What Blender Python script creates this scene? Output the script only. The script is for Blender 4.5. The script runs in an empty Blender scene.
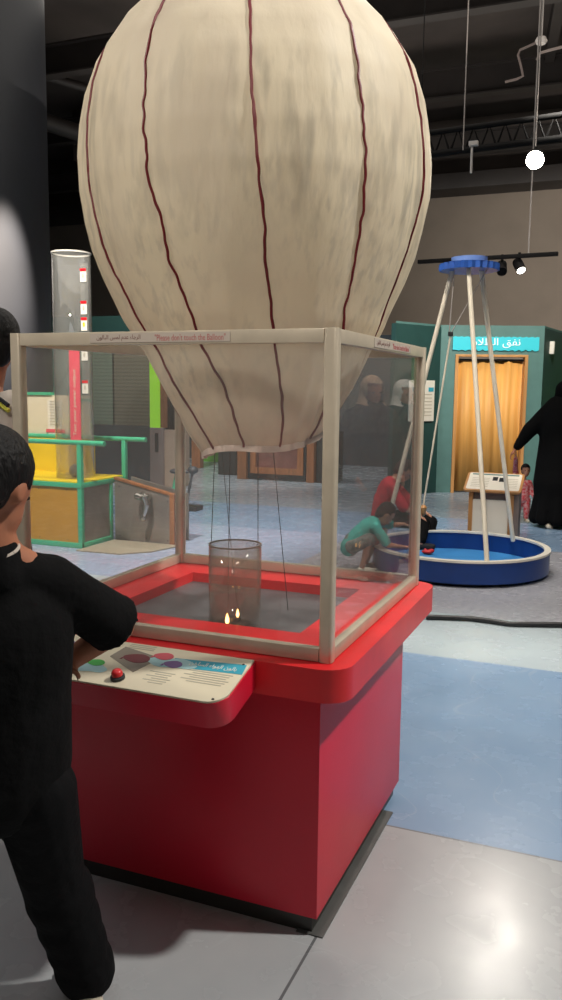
import bpy, bmesh, math, random
from mathutils import Vector, Matrix, noise
random.seed(7)
PI = math.pi
SC = bpy.context.scene
COL = SC.collection

# ------------------------------------------------------------------ camera
CAM = Vector((0.668, -2.001, 1.50))
YAW, PIT, ROL, FPX = -0.3856, -0.1302, 0.0116, 844.3
fw = Vector((math.sin(YAW)*math.cos(PIT), math.cos(YAW)*math.cos(PIT), math.sin(PIT)))
rt0 = Vector((math.cos(YAW), -math.sin(YAW), 0)); up0 = rt0.cross(fw)
rt = rt0*math.cos(ROL) + up0*math.sin(ROL); up = -rt0*math.sin(ROL) + up0*math.cos(ROL)
cd = bpy.data.cameras.new('camera'); co = bpy.data.objects.new('camera', cd); COL.objects.link(co)
mw = Matrix((rt, up, -fw)).transposed().to_4x4(); mw.translation = CAM
co.matrix_world = mw
cd.sensor_fit = 'VERTICAL'; cd.sensor_height = 24; cd.lens = FPX/1000*24; cd.clip_start = .05; cd.clip_end = 80
SC.camera = co

def ray(x, y): return fw + rt*(x-281)/FPX - up*(y-500)/FPX
def on_z(x, y, z=0.0):
    d = ray(x, y); return CAM + d*((z-CAM.z)/d.z)
def on_y(x, y, Y):
    d = ray(x, y); return CAM + d*((Y-CAM.y)/d.y)
def at(x, y, dist):
    d = ray(x, y); return CAM + d*(dist/math.hypot(d.x, d.y))

# --------------------------------------------------------------- materials
def lin(c):
    c = c/255
    return c/12.92 if c <= .04045 else ((c+.055)/1.055)**2.4
def rgb(r, g, b): return (lin(r), lin(g), lin(b), 1)
def mat(name, col, rough=.5, metal=0.0, spec=.5, var=0.0, vscale=8.0, bump=0.0, bscale=40.0, coat=0.0, stretch=None, emit=0.0, col2=None, alpha=1.0):
    m = bpy.data.materials.new(name); m.use_nodes = True
    nt = m.node_tree; b = nt.nodes['Principled BSDF']
    b.inputs['Base Color'].default_value = rgb(*col)
    b.inputs['Roughness'].default_value = rough; b.inputs['Metallic'].default_value = metal
    b.inputs['Specular IOR Level'].default_value = spec; b.inputs['Coat Weight'].default_value = coat
    if alpha < 1: b.inputs['Alpha'].default_value = alpha
    if emit:
        b.inputs['Emission Color'].default_value = rgb(*col); b.inputs['Emission Strength'].default_value = emit
    tc = nt.nodes.new('ShaderNodeTexCoord'); mp = nt.nodes.new('ShaderNodeMapping')
    nt.links.new(tc.outputs['Object'], mp.inputs[0])
    if stretch: mp.inputs['Scale'].default_value = stretch
    n = nt.nodes.new('ShaderNodeTexNoise'); n.inputs['Scale'].default_value = vscale; n.inputs['Detail'].default_value = 5
    nt.links.new(mp.outputs[0], n.inputs['Vector'])
    if var or col2:
        mx = nt.nodes.new('ShaderNodeMix'); mx.data_type = 'RGBA'
        c2 = col2 if col2 else tuple(v*(1-var) for v in col)
        mx.inputs[6].default_value = rgb(*col); mx.inputs[7].default_value = rgb(*c2)
        rp = nt.nodes.new('ShaderNodeMapRange'); rp.inputs[1].default_value = .35; rp.inputs[2].default_value = .68
        nt.links.new(n.outputs[0], rp.inputs[0]); nt.links.new(rp.outputs[0], mx.inputs[0]); nt.links.new(mx.outputs[2], b.inputs['Base Color'])
    if bump:
        n2 = nt.nodes.new('ShaderNodeTexNoise'); n2.inputs['Scale'].default_value = bscale; n2.inputs['Detail'].default_value = 4
        nt.links.new(mp.outputs[0], n2.inputs['Vector'])
        bp = nt.nodes.new('ShaderNodeBump'); bp.inputs['Strength'].default_value = bump; bp.inputs['Distance'].default_value = .02
        nt.links.new(n2.outputs[0], bp.inputs['Height']); nt.links.new(bp.outputs[0], b.inputs['Normal'])
    return m

def glass_mat(name, tint=(1, 1, 1), milk=.03, f0=.04, rough=0.0, milkcol=(200, 200, 195)):
    """thin clear sheet: transparent, with a mirror share that grows towards grazing angles"""
    m = bpy.data.materials.new(name); m.use_nodes = True; nt = m.node_tree; nt.nodes.clear()
    N = nt.nodes.new; L = nt.links.new
    out = N('ShaderNodeOutputMaterial'); tr = N('ShaderNodeBsdfTransparent'); gl = N('ShaderNodeBsdfGlossy'); df = N('ShaderNodeBsdfDiffuse')
    tr.inputs[0].default_value = (*tint, 1); gl.inputs['Roughness'].default_value = rough; df.inputs[0].default_value = rgb(*milkcol)
    ge = N('ShaderNodeNewGeometry'); dt = N('ShaderNodeVectorMath'); dt.operation = 'DOT_PRODUCT'
    L(ge.outputs['Incoming'], dt.inputs[0]); L(ge.outputs['Normal'], dt.inputs[1])
    ab = N('ShaderNodeMath'); ab.operation = 'ABSOLUTE'; L(dt.outputs['Value'], ab.inputs[0])
    su = N('ShaderNodeMath'); su.operation = 'SUBTRACT'; su.inputs[0].default_value = 1; L(ab.outputs[0], su.inputs[1])
    pw = N('ShaderNodeMath'); pw.operation = 'POWER'; pw.inputs[1].default_value = 5; L(su.outputs[0], pw.inputs[0])
    ma = N('ShaderNodeMath'); ma.operation = 'MULTIPLY_ADD'; ma.inputs[1].default_value = 1-f0; ma.inputs[2].default_value = f0; L(pw.outputs[0], ma.inputs[0])
    m1 = N('ShaderNodeMixShader'); m1.inputs[0].default_value = milk; L(tr.outputs[0], m1.inputs[1]); L(df.outputs[0], m1.inputs[2])
    m2 = N('ShaderNodeMixShader'); L(ma.outputs[0], m2.inputs[0]); L(m1.outputs[0], m2.inputs[1]); L(gl.outputs[0], m2.inputs[2])
    L(m2.outputs[0], out.inputs[0])
    return m

def floor_mat():
    m = bpy.data.materials.new('vinyl_floor'); m.use_nodes = True; nt = m.node_tree; N = nt.nodes.new; L = nt.links.new
    b = nt.nodes['Principled BSDF']
    tc = N('ShaderNodeTexCoord'); sep = N('ShaderNodeSeparateXYZ'); L(tc.outputs['Object'], sep.inputs[0])
    def rngmask(sock, a, c):
        g = N('ShaderNodeMath'); g.operation = 'GREATER_THAN'; g.inputs[1].default_value = a; L(sock, g.inputs[0])
        l = N('ShaderNodeMath'); l.operation = 'LESS_THAN'; l.inputs[1].default_value = c; L(sock, l.inputs[0])
        mu = N('ShaderNodeMath'); mu.operation = 'MULTIPLY'; L(g.outputs[0], mu.inputs[0]); L(l.outputs[0], mu.inputs[1]); return mu.outputs[0]
    def mul(a, c):
        mu = N('ShaderNodeMath'); mu.operation = 'MULTIPLY'; L(a, mu.inputs[0]); L(c, mu.inputs[1]); return mu.outputs[0]
    def mixc(fac, a, c):
        mx = N('ShaderNodeMix'); mx.data_type = 'RGBA'
        if hasattr(fac, 'links'): L(fac, mx.inputs[0])
        else: mx.inputs[0].default_value = fac
        for s, v in ((6, a), (7, c)):
            if isinstance(v, tuple): mx.inputs[s].default_value = v
            else: L(v, mx.inputs[s])
        return mx.outputs[2]
    def noi(scale, det=4, st=None):
        n = N('ShaderNodeTexNoise'); n.inputs['Scale'].default_value = scale; n.inputs['Detail'].default_value = det
        if st:
            mp = N('ShaderNodeMapping'); mp.inputs['Scale'].default_value = st; L(tc.outputs['Object'], mp.inputs[0]); L(mp.outputs[0], n.inputs['Vector'])
        else: L(tc.outputs['Object'], n.inputs['Vector'])
        r = N('ShaderNodeMapRange'); r.inputs[1].default_value = .35; r.inputs[2].default_value = .65; L(n.outputs[0], r.inputs[0]); return r.outputs[0]
    X, Y = sep.outputs[0], sep.outputs[1]
    grey = mixc(noi(3), rgb(166, 169, 170), rgb(156, 160, 162))
    blue = mixc(noi(2.5), rgb(124, 150, 178), rgb(132, 156, 182))
    pale = mixc(noi(3), rgb(176, 188, 192), rgb(168, 180, 186))
    text = mixc(noi(26, 8, (1, 2.2, 1)), rgb(178, 178, 184), rgb(146, 148, 156))
    c = mixc(rngmask(Y, .709, 2.66), grey, blue)
    c = mixc(rngmask(Y, 2.66, 3.62), c, pale)
    far = mixc(rngmask(Y, 5.6, 8.0), rgb(134, 146, 156), blue)
    near = mixc(rngmask(X, -1.9, 30), rgb(150, 165, 190), text)
    c = mixc(rngmask(Y, 3.62, 6.3), c, near)
    c = mixc(rngmask(Y, 6.3, 60), c, far)
    # seams between the vinyl sheets
    seam = rngmask(X, -.045, -.037); c = mixc(mul(seam, rngmask(Y, -6, .1)), c, rgb(96, 98, 100))
    seam = rngmask(Y, .703, .712); c = mixc(seam, c, rgb(120, 122, 124))
    # scuffs
    c0 = c
    n3 = N('ShaderNodeTexNoise'); n3.inputs['Scale'].default_value = 1.3; n3.inputs['Detail'].default_value = 1; L(tc.outputs['Object'], n3.inputs['Vector'])
    c3 = N('ShaderNodeMath'); c3.operation = 'COMPARE'; c3.inputs[1].default_value = .5; c3.inputs[2].default_value = .0016; L(n3.outputs[0], c3.inputs[0])
    k3 = N('ShaderNodeMath'); k3.operation = 'MULTIPLY'; k3.inputs[1].default_value = .18; L(mul(c3.outputs[0], noi(4)), k3.inputs[0])
    c = mixc(k3.outputs[0], c, rgb(206, 212, 216))
    L(c, b.inputs['Base Color'])
    b.inputs['Specular IOR Level'].default_value = .34
    rr = N('ShaderNodeMapRange'); rr.inputs[3].default_value = .24; rr.inputs[4].default_value = .29; L(noi(6, 6), rr.inputs[0]); L(rr.outputs[0], b.inputs['Roughness'])
    n2 = N('ShaderNodeTexNoise'); n2.inputs['Scale'].default_value = 9; n2.inputs['Detail'].default_value = 5; L(tc.outputs['Object'], n2.inputs['Vector'])
    bp = N('ShaderNodeBump'); bp.inputs['Strength'].default_value = .02; bp.inputs['Distance'].default_value = .01; L(n2.outputs[0], bp.inputs['Height']); L(bp.outputs[0], b.inputs['Normal'])
    return m

def envelope_mat():
    m = bpy.data.materials.new('balloon_cloth'); m.use_nodes = True; nt = m.node_tree; N = nt.nodes.new; L = nt.links.new; nt.nodes.clear()
    out = N('ShaderNodeOutputMaterial'); p = N('ShaderNodeBsdfPrincipled'); t = N('ShaderNodeBsdfTranslucent')
    tc = N('ShaderNodeTexCoord')
    def noi(scale, det, st):
        mp = N('ShaderNodeMapping'); mp.inputs['Scale'].default_value = st; L(tc.outputs['Object'], mp.inputs[0])
        n = N('ShaderNodeTexNoise'); n.inputs['Scale'].default_value = scale; n.inputs['Detail'].default_value = det; L(mp.outputs[0], n.inputs['Vector']); return n.outputs[0]
    def rng(s, a, b, c=0, d=1):
        r = N('ShaderNodeMapRange'); r.inputs[1].default_value = a; r.inputs[2].default_value = b; r.inputs[3].default_value = c; r.inputs[4].default_value = d; L(s, r.inputs[0]); return r.outputs[0]
    def mul(a, c):
        mu = N('ShaderNodeMath'); mu.operation = 'MULTIPLY'; L(a, mu.inputs[0]); L(c, mu.inputs[1]); return mu.outputs[0]
    sep = N('ShaderNodeSeparateXYZ'); L(tc.outputs['Object'], sep.inputs[0]); Z = sep.outputs[2]
    band = mul(rng(Z, .52, .66), rng(Z, 1.12, .98))            # handling dirt around the waist of the balloon
    dirt = mul(rng(noi(22, 8, (1, 1, .22)), .46, .66), band)
    streak = mul(rng(noi(44, 5, (1, 1, .14)), .5, .66), rng(Z, 1.0, .7))
    mx = N('ShaderNodeMix'); mx.data_type = 'RGBA'; mx.inputs[6].default_value = rgb(228, 217, 192); mx.inputs[7].default_value = rgb(120, 116, 104); 
    s1 = N('ShaderNodeMath'); s1.operation = 'MULTIPLY'; s1.inputs[1].default_value = .5; L(dirt, s1.inputs[0]); L(s1.outputs[0], mx.inputs[0])
    mx2 = N('ShaderNodeMix'); mx2.data_type = 'RGBA'; L(mx.outputs[2], mx2.inputs[6]); mx2.inputs[7].default_value = rgb(176, 170, 158)
    s2 = N('ShaderNodeMath'); s2.operation = 'MULTIPLY'; s2.inputs[1].default_value = .55; L(streak, s2.inputs[0]); L(s2.outputs[0], mx2.inputs[0])
    mx3 = N('ShaderNodeMix'); mx3.data_type = 'RGBA'; L(mx2.outputs[2], mx3.inputs[6]); mx3.inputs[7].default_value = rgb(212, 200, 180)
    L(rng(noi(3, 3, (1, 1, .6)), .35, .7), mx3.inputs[0])
    L(mx3.outputs[2], p.inputs['Base Color']); L(mx3.outputs[2], t.inputs[0])
    p.inputs['Roughness'].default_value = .58; p.inputs['Specular IOR Level'].default_value = .4
    b1 = N('ShaderNodeBump'); b1.inputs['Strength'].default_value = .7; b1.inputs['Distance'].default_value = .012; L(noi(7, 6, (1, 1, .35)), b1.inputs['Height'])
    b2 = N('ShaderNodeBump'); b2.inputs['Strength'].default_value = .75; b2.inputs['Distance'].default_value = .004; L(noi(34, 4, (1, 1, .2)), b2.inputs['Height']); L(b1.outputs[0], b2.inputs['Normal'])
    L(b2.outputs[0], p.inputs['Normal'])
    ms = N('ShaderNodeMixShader'); ms.inputs[0].default_value = .38; L(p.outputs[0], ms.inputs[1]); L(t.outputs[0], ms.inputs[2])
    # the sheet is thin enough to see a little of what lies behind
    tp = N('ShaderNodeBsdfTransparent'); m4 = N('ShaderNodeMixShader'); m4.inputs[0].default_value = .07; L(ms.outputs[0], m4.inputs[1]); L(tp.outputs[0], m4.inputs[2])
    L(m4.outputs[0], out.inputs[0]); return m

def shutter_mat(name, c1, c2, scale):
    m = mat(name, c1, .55); nt = m.node_tree; N = nt.nodes.new; L = nt.links.new
    tc = N('ShaderNodeTexCoord'); w = N('ShaderNodeTexWave'); w.bands_direction = 'Z'; w.inputs['Scale'].default_value = scale
    L(tc.outputs['Object'], w.inputs['Vector']); mx = N('ShaderNodeMix'); mx.data_type = 'RGBA'
    mx.inputs[6].default_value = rgb(*c1); mx.inputs[7].default_value = rgb(*c2); L(w.outputs['Fac'], mx.inputs[0]); L(mx.outputs[2], nt.nodes['Principled BSDF'].inputs['Base Color'])
    bp = N('ShaderNodeBump'); bp.inputs['Strength'].default_value = .6; L(w.outputs['Fac'], bp.inputs['Height']); L(bp.outputs[0], nt.nodes['Principled BSDF'].inputs['Normal'])
    return m

M = dict(
    red=mat('red_laminate', (212, 20, 50), .38, var=.04, vscale=3, bump=.03, bscale=90),
    red_top=mat('red_laminate_top', (222, 34, 40), .35, var=.08, vscale=6),
    kick=mat('dark_plinth', (52, 52, 48), .35, var=.2),
    tray=mat('grey_tray', (92, 90, 92), .4, var=.25, vscale=10),
    alu=mat('champagne_aluminium', (204, 191, 170), .32, metal=.25, var=.06, vscale=14),
    glass=glass_mat('display_glass', milk=.05),
    acryl=glass_mat('clear_acrylic', tint=(.95, .94, .92), milk=.11, f0=.05),
    chim=glass_mat('smoked_chimney_glass', tint=(.9, .89, .88), milk=.14, f0=.05, milkcol=(190, 170, 150)),
    envelope=envelope_mat(),
    seam=mat('dark_red_tape', (98, 2, 16), .5),
    seam_faint=mat('brown_seam', (140, 84, 70), .6),
    hem=mat('hem_cloth', (206, 186, 172), .7, var=.12, vscale=20),
    wire=mat('black_wire', (26, 26, 28), .4),
    white_wire=mat('white_cord', (160, 152, 146), .6),
    cream=mat('cream_print_board', (226, 214, 186), .45),
    skin=mat('skin', (172, 112, 84), .55, var=.08, vscale=14, spec=.35),
    skin2=mat('skin_child', (196, 142, 116), .55, var=.06, vscale=14, spec=.35),
    black_cloth=mat('black_cotton', (14, 14, 15), .9, spec=.15, bump=.35, bscale=26, var=.3),
    black_trousers=mat('black_trousers', (12, 12, 14), .85, spec=.15, bump=.6, bscale=14),
    hair=mat('black_hair', (13, 11, 11), .6, spec=.25, bump=.5, bscale=120, stretch=(1, 1, .3)),
    hair_br=mat('dark_brown_hair', (48, 34, 28), .6, spec=.3, bump=.5, bscale=90),
    shoe_white=mat('white_shoe', (206, 196, 176), .55),
    grey_shirt=mat('pale_grey_jersey', (196, 184, 172), .85, bump=.4, bscale=12, var=.08),
    stripe_dark=mat('black_stripe', (24, 24, 30), .8), stripe_yel=mat('yellow_piping', (196, 190, 70), .8),
    teal_shirt=mat('teal_tshirt', (66, 190, 176), .85, bump=.4, bscale=26, var=.1),
    camo=mat('grey_patterned_shorts', (140, 146, 138), .9, vscale=34, col2=(74, 84, 84)),
    red_shirt=mat('red_tshirt', (196, 26, 50), .85, bump=.4, bscale=22, var=.15),
    abaya=mat('black_abaya', (10, 10, 11), .88, spec=.12, bump=.5, bscale=9),
    brown_abaya=mat('dark_brown_abaya', (54, 38, 32), .85, spec=.15, bump=.5, bscale=9),
    scarf_white=mat('white_headscarf', (214, 204, 196), .85, bump=.4, bscale=20),
    scarf_beige=mat('beige_headscarf', (184, 152, 126), .85, bump=.4, bscale=20),
    dark_eye=mat('dark_eye', (18, 14, 12), .2),
    lips=mat('lips', (158, 88, 78), .5),
    pool_blue=mat('blue_basin_wall', (22, 60, 128), .35, var=.05),
    pool_floor=mat('light_blue_basin_floor', (72, 150, 216), .3, var=.06, vscale=3),
    rim=mat('white_rim', (226, 220, 206), .4),
    pole=mat('cream_painted_pole', (236, 224, 202), .4, var=.03),
    disc=mat('blue_top_disc', (52, 96, 178), .4, var=.1, vscale=12),
    toy=mat('red_toy_plastic', (206, 40, 44), .35),
    wood=mat('light_beech_edge', (206, 148, 88), .45, var=.12, vscale=6, stretch=(1, 1, .2)),
    wood_dk=mat('orange_brown_wood', (164, 104, 62), .5, var=.2, vscale=7, stretch=(3, 3, .3)),
    curtain=mat('tan_curtain', (228, 166, 84), .6, var=.1, vscale=5, stretch=(4, 4, .25)),
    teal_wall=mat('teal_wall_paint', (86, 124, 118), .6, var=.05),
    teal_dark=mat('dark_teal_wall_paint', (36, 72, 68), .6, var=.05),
    cyan_sign=mat('cyan_sign_board', (64, 206, 220), .4, emit=.0),
    sign_text=mat('white_lettering', (240, 250, 250), .4, emit=.2),  # slight glow put into the colour so the lettering reads brighter
    green_wall=mat('leaf_green_wall', (92, 178, 30), .6, var=.1),
    lime=mat('lime_backlit_panel', (160, 232, 40), .5, emit=.35),
    grey_cab=mat('grey_cabinet_laminate', (128, 116, 112), .5, var=.08), beige_cab=mat('beige_cabinet_laminate', (186, 164, 144), .5, var=.08),
    screen=mat('dark_screen', (26, 26, 28), .2, var=.3), navy=mat('dark_blue_panel', (40, 52, 62), .5, var=.2),
    shutter=shutter_mat('olive_roller_shutter', (122, 118, 100), (100, 96, 82), 5.5),
    olive=shutter_mat('olive_teal_panel', (120, 136, 118), (104, 120, 104), 5.5),
    dadoe=mat('slate_grey_dado', (70, 76, 82), .5, var=.1),
    mint=mat('mint_green_steel', (64, 178, 134), .35, var=.05), yel=mat('yellow_board', (238, 206, 22), .4, var=.05),
    amber=mat('amber_board', (196, 142, 46), .45, var=.05), steel=mat('brushed_steel_sheet', (150, 142, 134), .35, metal=.45, var=.12, vscale=5),
    plate=mat('speckled_tread_plate', (176, 168, 146), .5, vscale=90, col2=(120, 112, 98)),
    coral=mat('coral_banner', (228, 84, 98), .5), white=mat('white_paper', (232, 226, 212), .5), redcap=mat('red_cap', (210, 30, 40), .4),
    grey_ball=mat('grey_ball', (86, 80, 84), .4), chrome=mat('worn_chrome', (176, 174, 168), .25, metal=.9),
    saddle=mat('dark_saddle', (58, 62, 68), .5), wall=mat('greige_wall_paint', (140, 128, 116), .8, var=.06, vscale=1.5),
    ceil=mat('black_painted_ceiling', (78, 70, 66), .8, var=.2, vscale=1.2), duct=mat('dark_painted_metal', (46, 41, 39), .6, var=.2, vscale=3),
    column=mat('midnight_gloss_column', (33, 36, 42), .5, var=.1, vscale=2, bump=.05, bscale=3),
    lampbody=mat('black_lamp_housing', (16, 15, 15), .7, spec=.15), floor=floor_mat(), detector=mat('white_detector', (196, 190, 184), .5),
    green_flare=mat('green_flare_dot', (40, 190, 110), .4, emit=1.2),  # unused glow imitating a green lens flare dot
    blueprint=mat('blue_title_strip', (56, 164, 186), .5), pink=mat('pink_print', (214, 88, 98), .5), purple=mat('purple_print', (128, 96, 150), .5),
    darkbal=mat('dark_red_print', (112, 34, 42), .5), greenp=mat('green_print', (60, 168, 66), .5), photo=mat('grey_brown_photo', (150, 138, 122), .5, var=.15, vscale=12),
    palebl=mat('pale_blue_print', (170, 208, 210), .5), textgrey=mat('grey_print', (192, 184, 164), .6), violet=mat('violet_strip', (84, 70, 140), .5),
    textred=mat('faded_red_print', (168, 88, 88), .6), textdk=mat('brown_print', (110, 72, 66), .6), label=mat('label_tape', (178, 166, 154), .5),
    stage=mat('plinth_black', (30, 32, 34), .5), pram=mat('red_white_print_cloth', (200, 24, 44), .8, vscale=38, col2=(222, 170, 170)),
)
def emission(name, col, s):
    m = bpy.data.materials.new(name); m.use_nodes = True; nt = m.node_tree; nt.nodes.clear()
    e = nt.nodes.new('ShaderNodeEmission'); e.inputs[0].default_value = (*col, 1); e.inputs[1].default_value = s
    o = nt.nodes.new('ShaderNodeOutputMaterial'); nt.links.new(e.outputs[0], o.inputs[0]); return m
M['lamp'] = emission('lamp_lens', (1, .93, .8), 70)
M['lamp2'] = emission('lamp_lens_dim', (1, .93, .8), 6)
M['flame'] = emission('flame', (1, .5, .14), 14)

# ----------------------------------------------------------------- geometry
def nb(): return bmesh.new()
def T(x, y, z): return Matrix.Translation((x, y, z))
def box(bm, x0, y0, z0, x1, y1, z1, mx=None, bev=0.0):
    r = bmesh.ops.create_cube(bm, size=1); vs = r['verts']
    for v in vs: v.co = Vector(((x0+x1)/2+v.co.x*(x1-x0), (y0+y1)/2+v.co.y*(y1-y0), (z0+z1)/2+v.co.z*(z1-z0)))
    if bev:
        es = list({e for v in vs for e in v.link_edges})
        r2 = bmesh.ops.bevel(bm, geom=es, offset=bev, segments=2, affect='EDGES', profile=.6)
        vs = list({v for f in r2['faces'] for v in f.verts} | {v for v in vs if v.is_valid})
    if mx:
        for v in vs: v.co = mx @ v.co
    return vs
def prism(bm, pts, z0, z1, mx=None, bev=0.0):
    """extrude a polygon given in local x,y from z0 to z1"""
    n = len(pts); lo = [bm.verts.new((p[0], p[1], z0)) for p in pts]; hi = [bm.verts.new((p[0], p[1], z1)) for p in pts]
    fs = [bm.faces.new(hi), bm.faces.new(lo[::-1])]
    for i in range(n): fs.append(bm.faces.new((lo[i], lo[(i+1) % n], hi[(i+1) % n], hi[i])))
    vs = lo+hi
    if bev:
        es = [e for e in fs[0].edges]+[e for e in fs[1].edges]
        r2 = bmesh.ops.bevel(bm, geom=es, offset=bev, segments=2, affect='EDGES', profile=.6)
        vs = list({v for f in r2['faces'] for v in f.verts} | {v for v in vs if v.is_valid})
    if mx:
        for v in vs: v.co = mx @ v.co
def rrect(x0, y0, x1, y1, r, corners=(1, 1, 1, 1), n=7):
    """rounded rectangle outline; corners: (x0y0, x1y0, x1y1, x0y1)"""
    out = []
    for k, (cx, cy, a0) in enumerate(((x0+r, y0+r, PI), (x1-r, y0+r, 1.5*PI), (x1-r, y1-r, 0), (x0+r, y1-r, .5*PI))):
        if corners[k]:
            for i in range(n): a = a0+i/(n-1)*PI/2; out.append((cx+r*math.cos(a), cy+r*math.sin(a)))
        else: out.append(((x0, y0), (x1, y0), (x1, y1), (x0, y1))[k])
    return out
def frame_to(a, b):
    z = (Vector(b)-Vector(a)).normalized(); x = Vector((0, 0, 1)).cross(z)
    if x.length < 1e-4: x = Vector((1, 0, 0))
    x.normalize(); return x, z.cross(x), z
def tube(bm, pts, r, n=10, caps=True):
    pts = [Vector(p) for p in pts]; rings = []; rs = r if isinstance(r, (list, tuple)) else [r]*len(pts)
    x = None
    for i, p in enumerate(pts):
        d = (pts[min(i+1, len(pts)-1)]-pts[max(i-1, 0)]).normalized()
        if x is None: x, y, _ = frame_to((0, 0, 0), d)
        else: x = (x-d*x.dot(d)).normalized(); y = d.cross(x)
        rings.append([bm.verts.new(p+(x*math.cos(2*PI*k/n)+y*math.sin(2*PI*k/n))*rs[i]) for k in range(n)])
    for a, b in zip(rings, rings[1:]):
        for k in range(n): bm.faces.new((a[k], a[(k+1) % n], b[(k+1) % n], b[k]))
    if caps: bm.faces.new(rings[0][::-1]); bm.faces.new(rings[-1])
def lathe(bm, prof, c=(0, 0, 0), n=32, closed=False, mx=None, fn=None):
    """prof: list of (r, z)"""
    c = Vector(c); rings = []; allv = []
    for r, z in prof:
        if r < 1e-5: rings.append([bm.verts.new(c+Vector((0, 0, z)))])
        else: rings.append([bm.verts.new(c+Vector((r*math.cos(2*PI*k/n), r*math.sin(2*PI*k/n), z))) for k in range(n)])
        allv += rings[-1]
    pr = list(zip(rings, rings[1:]))
    if closed: pr.append((rings[-1], rings[0]))
    for a, b in pr:
        for k in range(n):
            if len(a) == 1 and len(b) == 1: continue
            if len(a) == 1: bm.faces.new((a[0], b[(k+1) % n], b[k]))
            elif len(b) == 1: bm.faces.new((a[k], a[(k+1) % n], b[0]))
            else: bm.faces.new((a[k], a[(k+1) % n], b[(k+1) % n], b[k]))
    if mx:
        for v in allv: v.co = mx @ v.co
    return allv
def ell(bm, c, r, rot=None, seg=20):
    q = bmesh.ops.create_uvsphere(bm, u_segments=seg, v_segments=max(8, seg*2//3), radius=1); rot = rot or Matrix.Identity(3)
    for v in q['verts']: v.co = Vector(c)+rot @ Vector((v.co.x*r[0], v.co.y*r[1], v.co.z*r[2]))
def cone(bm, a, b, ra, rb, seg=14, flat=1.0, side=None):
    """rounded tapered limb from a to b; flat squeezes it across `side`"""
    a = Vector(a); b = Vector(b); x, y, z = frame_to(a, b)
    if side is not None:
        s = Vector(side); x = (s-z*s.dot(z)).normalized(); y = z.cross(x)
    prof = []; H = 5
    for i in range(H+1): t = i/H*PI/2; prof.append((a-z*ra*math.cos(t), ra*math.sin(t)))
    for i in range(H+1): t = i/H*PI/2; prof.append((b+z*rb*math.sin(t), rb*math.cos(t)))
    rings = []
    for p, r in prof:
        if r < 1e-6: rings.append([bm.verts.new(p)])
        else: rings.append([bm.verts.new(p+x*math.cos(2*PI*k/seg)*r+y*math.sin(2*PI*k/seg)*r*flat) for k in range(seg)])
    for q, w in zip(rings, rings[1:]):
        for k in range(seg):
            if len(q) == 1: bm.faces.new((q[0], w[k], w[(k+1) % seg]))
            elif len(w) == 1: bm.faces.new((q[k], w[0], q[(k+1) % seg]))
            else: bm.faces.new((q[k], w[k], w[(k+1) % seg], q[(k+1) % seg]))

def obj(name, bm, m, parent=None, smooth=False, label=None, recalc=True):
    if recalc: bmesh.ops.recalc_face_normals(bm, faces=bm.faces)
    me = bpy.data.meshes.new(name); bm.to_mesh(me); bm.free()
    if m is not None: me.materials.append(M[m] if isinstance(m, str) else m)
    if smooth:
        for p in me.polygons: p.use_smooth = True
        if smooth != 'all':
            try: me.set_sharp_from_angle(angle=math.radians(40))
            except Exception: pass
    o = bpy.data.objects.new(name, me); COL.objects.link(o)
    if parent is not None:
        o.parent = parent
        o.matrix_parent_inverse = parent.matrix_world.inverted()
    if label: o['label'] = label
    return o
def tag(o, label, cat, group=None, kind=None):
    o['label'] = label; o['category'] = cat
    if group: o['group'] = group
    if kind: o['kind'] = kind
    return o
def thing(name, label, cat, loc=(0, 0, 0), group=None):
    o = bpy.data.objects.new(name, None); COL.objects.link(o); o.empty_display_size = .1
    o.location = loc; o.matrix_world = Matrix.Translation(loc)
    return tag(o, label, cat, group)
def struct(name, bm, m, smooth=False):
    o = obj(name, bm, m, None, smooth); o['kind'] = 'structure'; return o

def fuse(name, bm, voxel, m, parent, it=3, label=None):
    """merge overlapping closed shells into one continuous surface"""
    bmesh.ops.recalc_face_normals(bm, faces=bm.faces)
    me = bpy.data.meshes.new('tmp'); bm.to_mesh(me); bm.free()
    o = bpy.data.objects.new('tmp', me); COL.objects.link(o)
    r = o.modifiers.new('r', 'REMESH'); r.mode = 'VOXEL'; r.voxel_size = voxel; r.adaptivity = 0
    dg = bpy.context.evaluated_depsgraph_get(); dg.update()
    ev = bpy.data.meshes.new_from_object(o.evaluated_get(dg)); bpy.data.objects.remove(o); bpy.data.meshes.remove(me)
    b2 = nb(); b2.from_mesh(ev); bpy.data.meshes.remove(ev)
    for _ in range(it): bmesh.ops.smooth_vert(b2, verts=b2.verts, factor=.5, use_axis_x=True, use_axis_y=True, use_axis_z=True)
    return obj(name, b2, m, parent, 'all', label)

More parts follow.
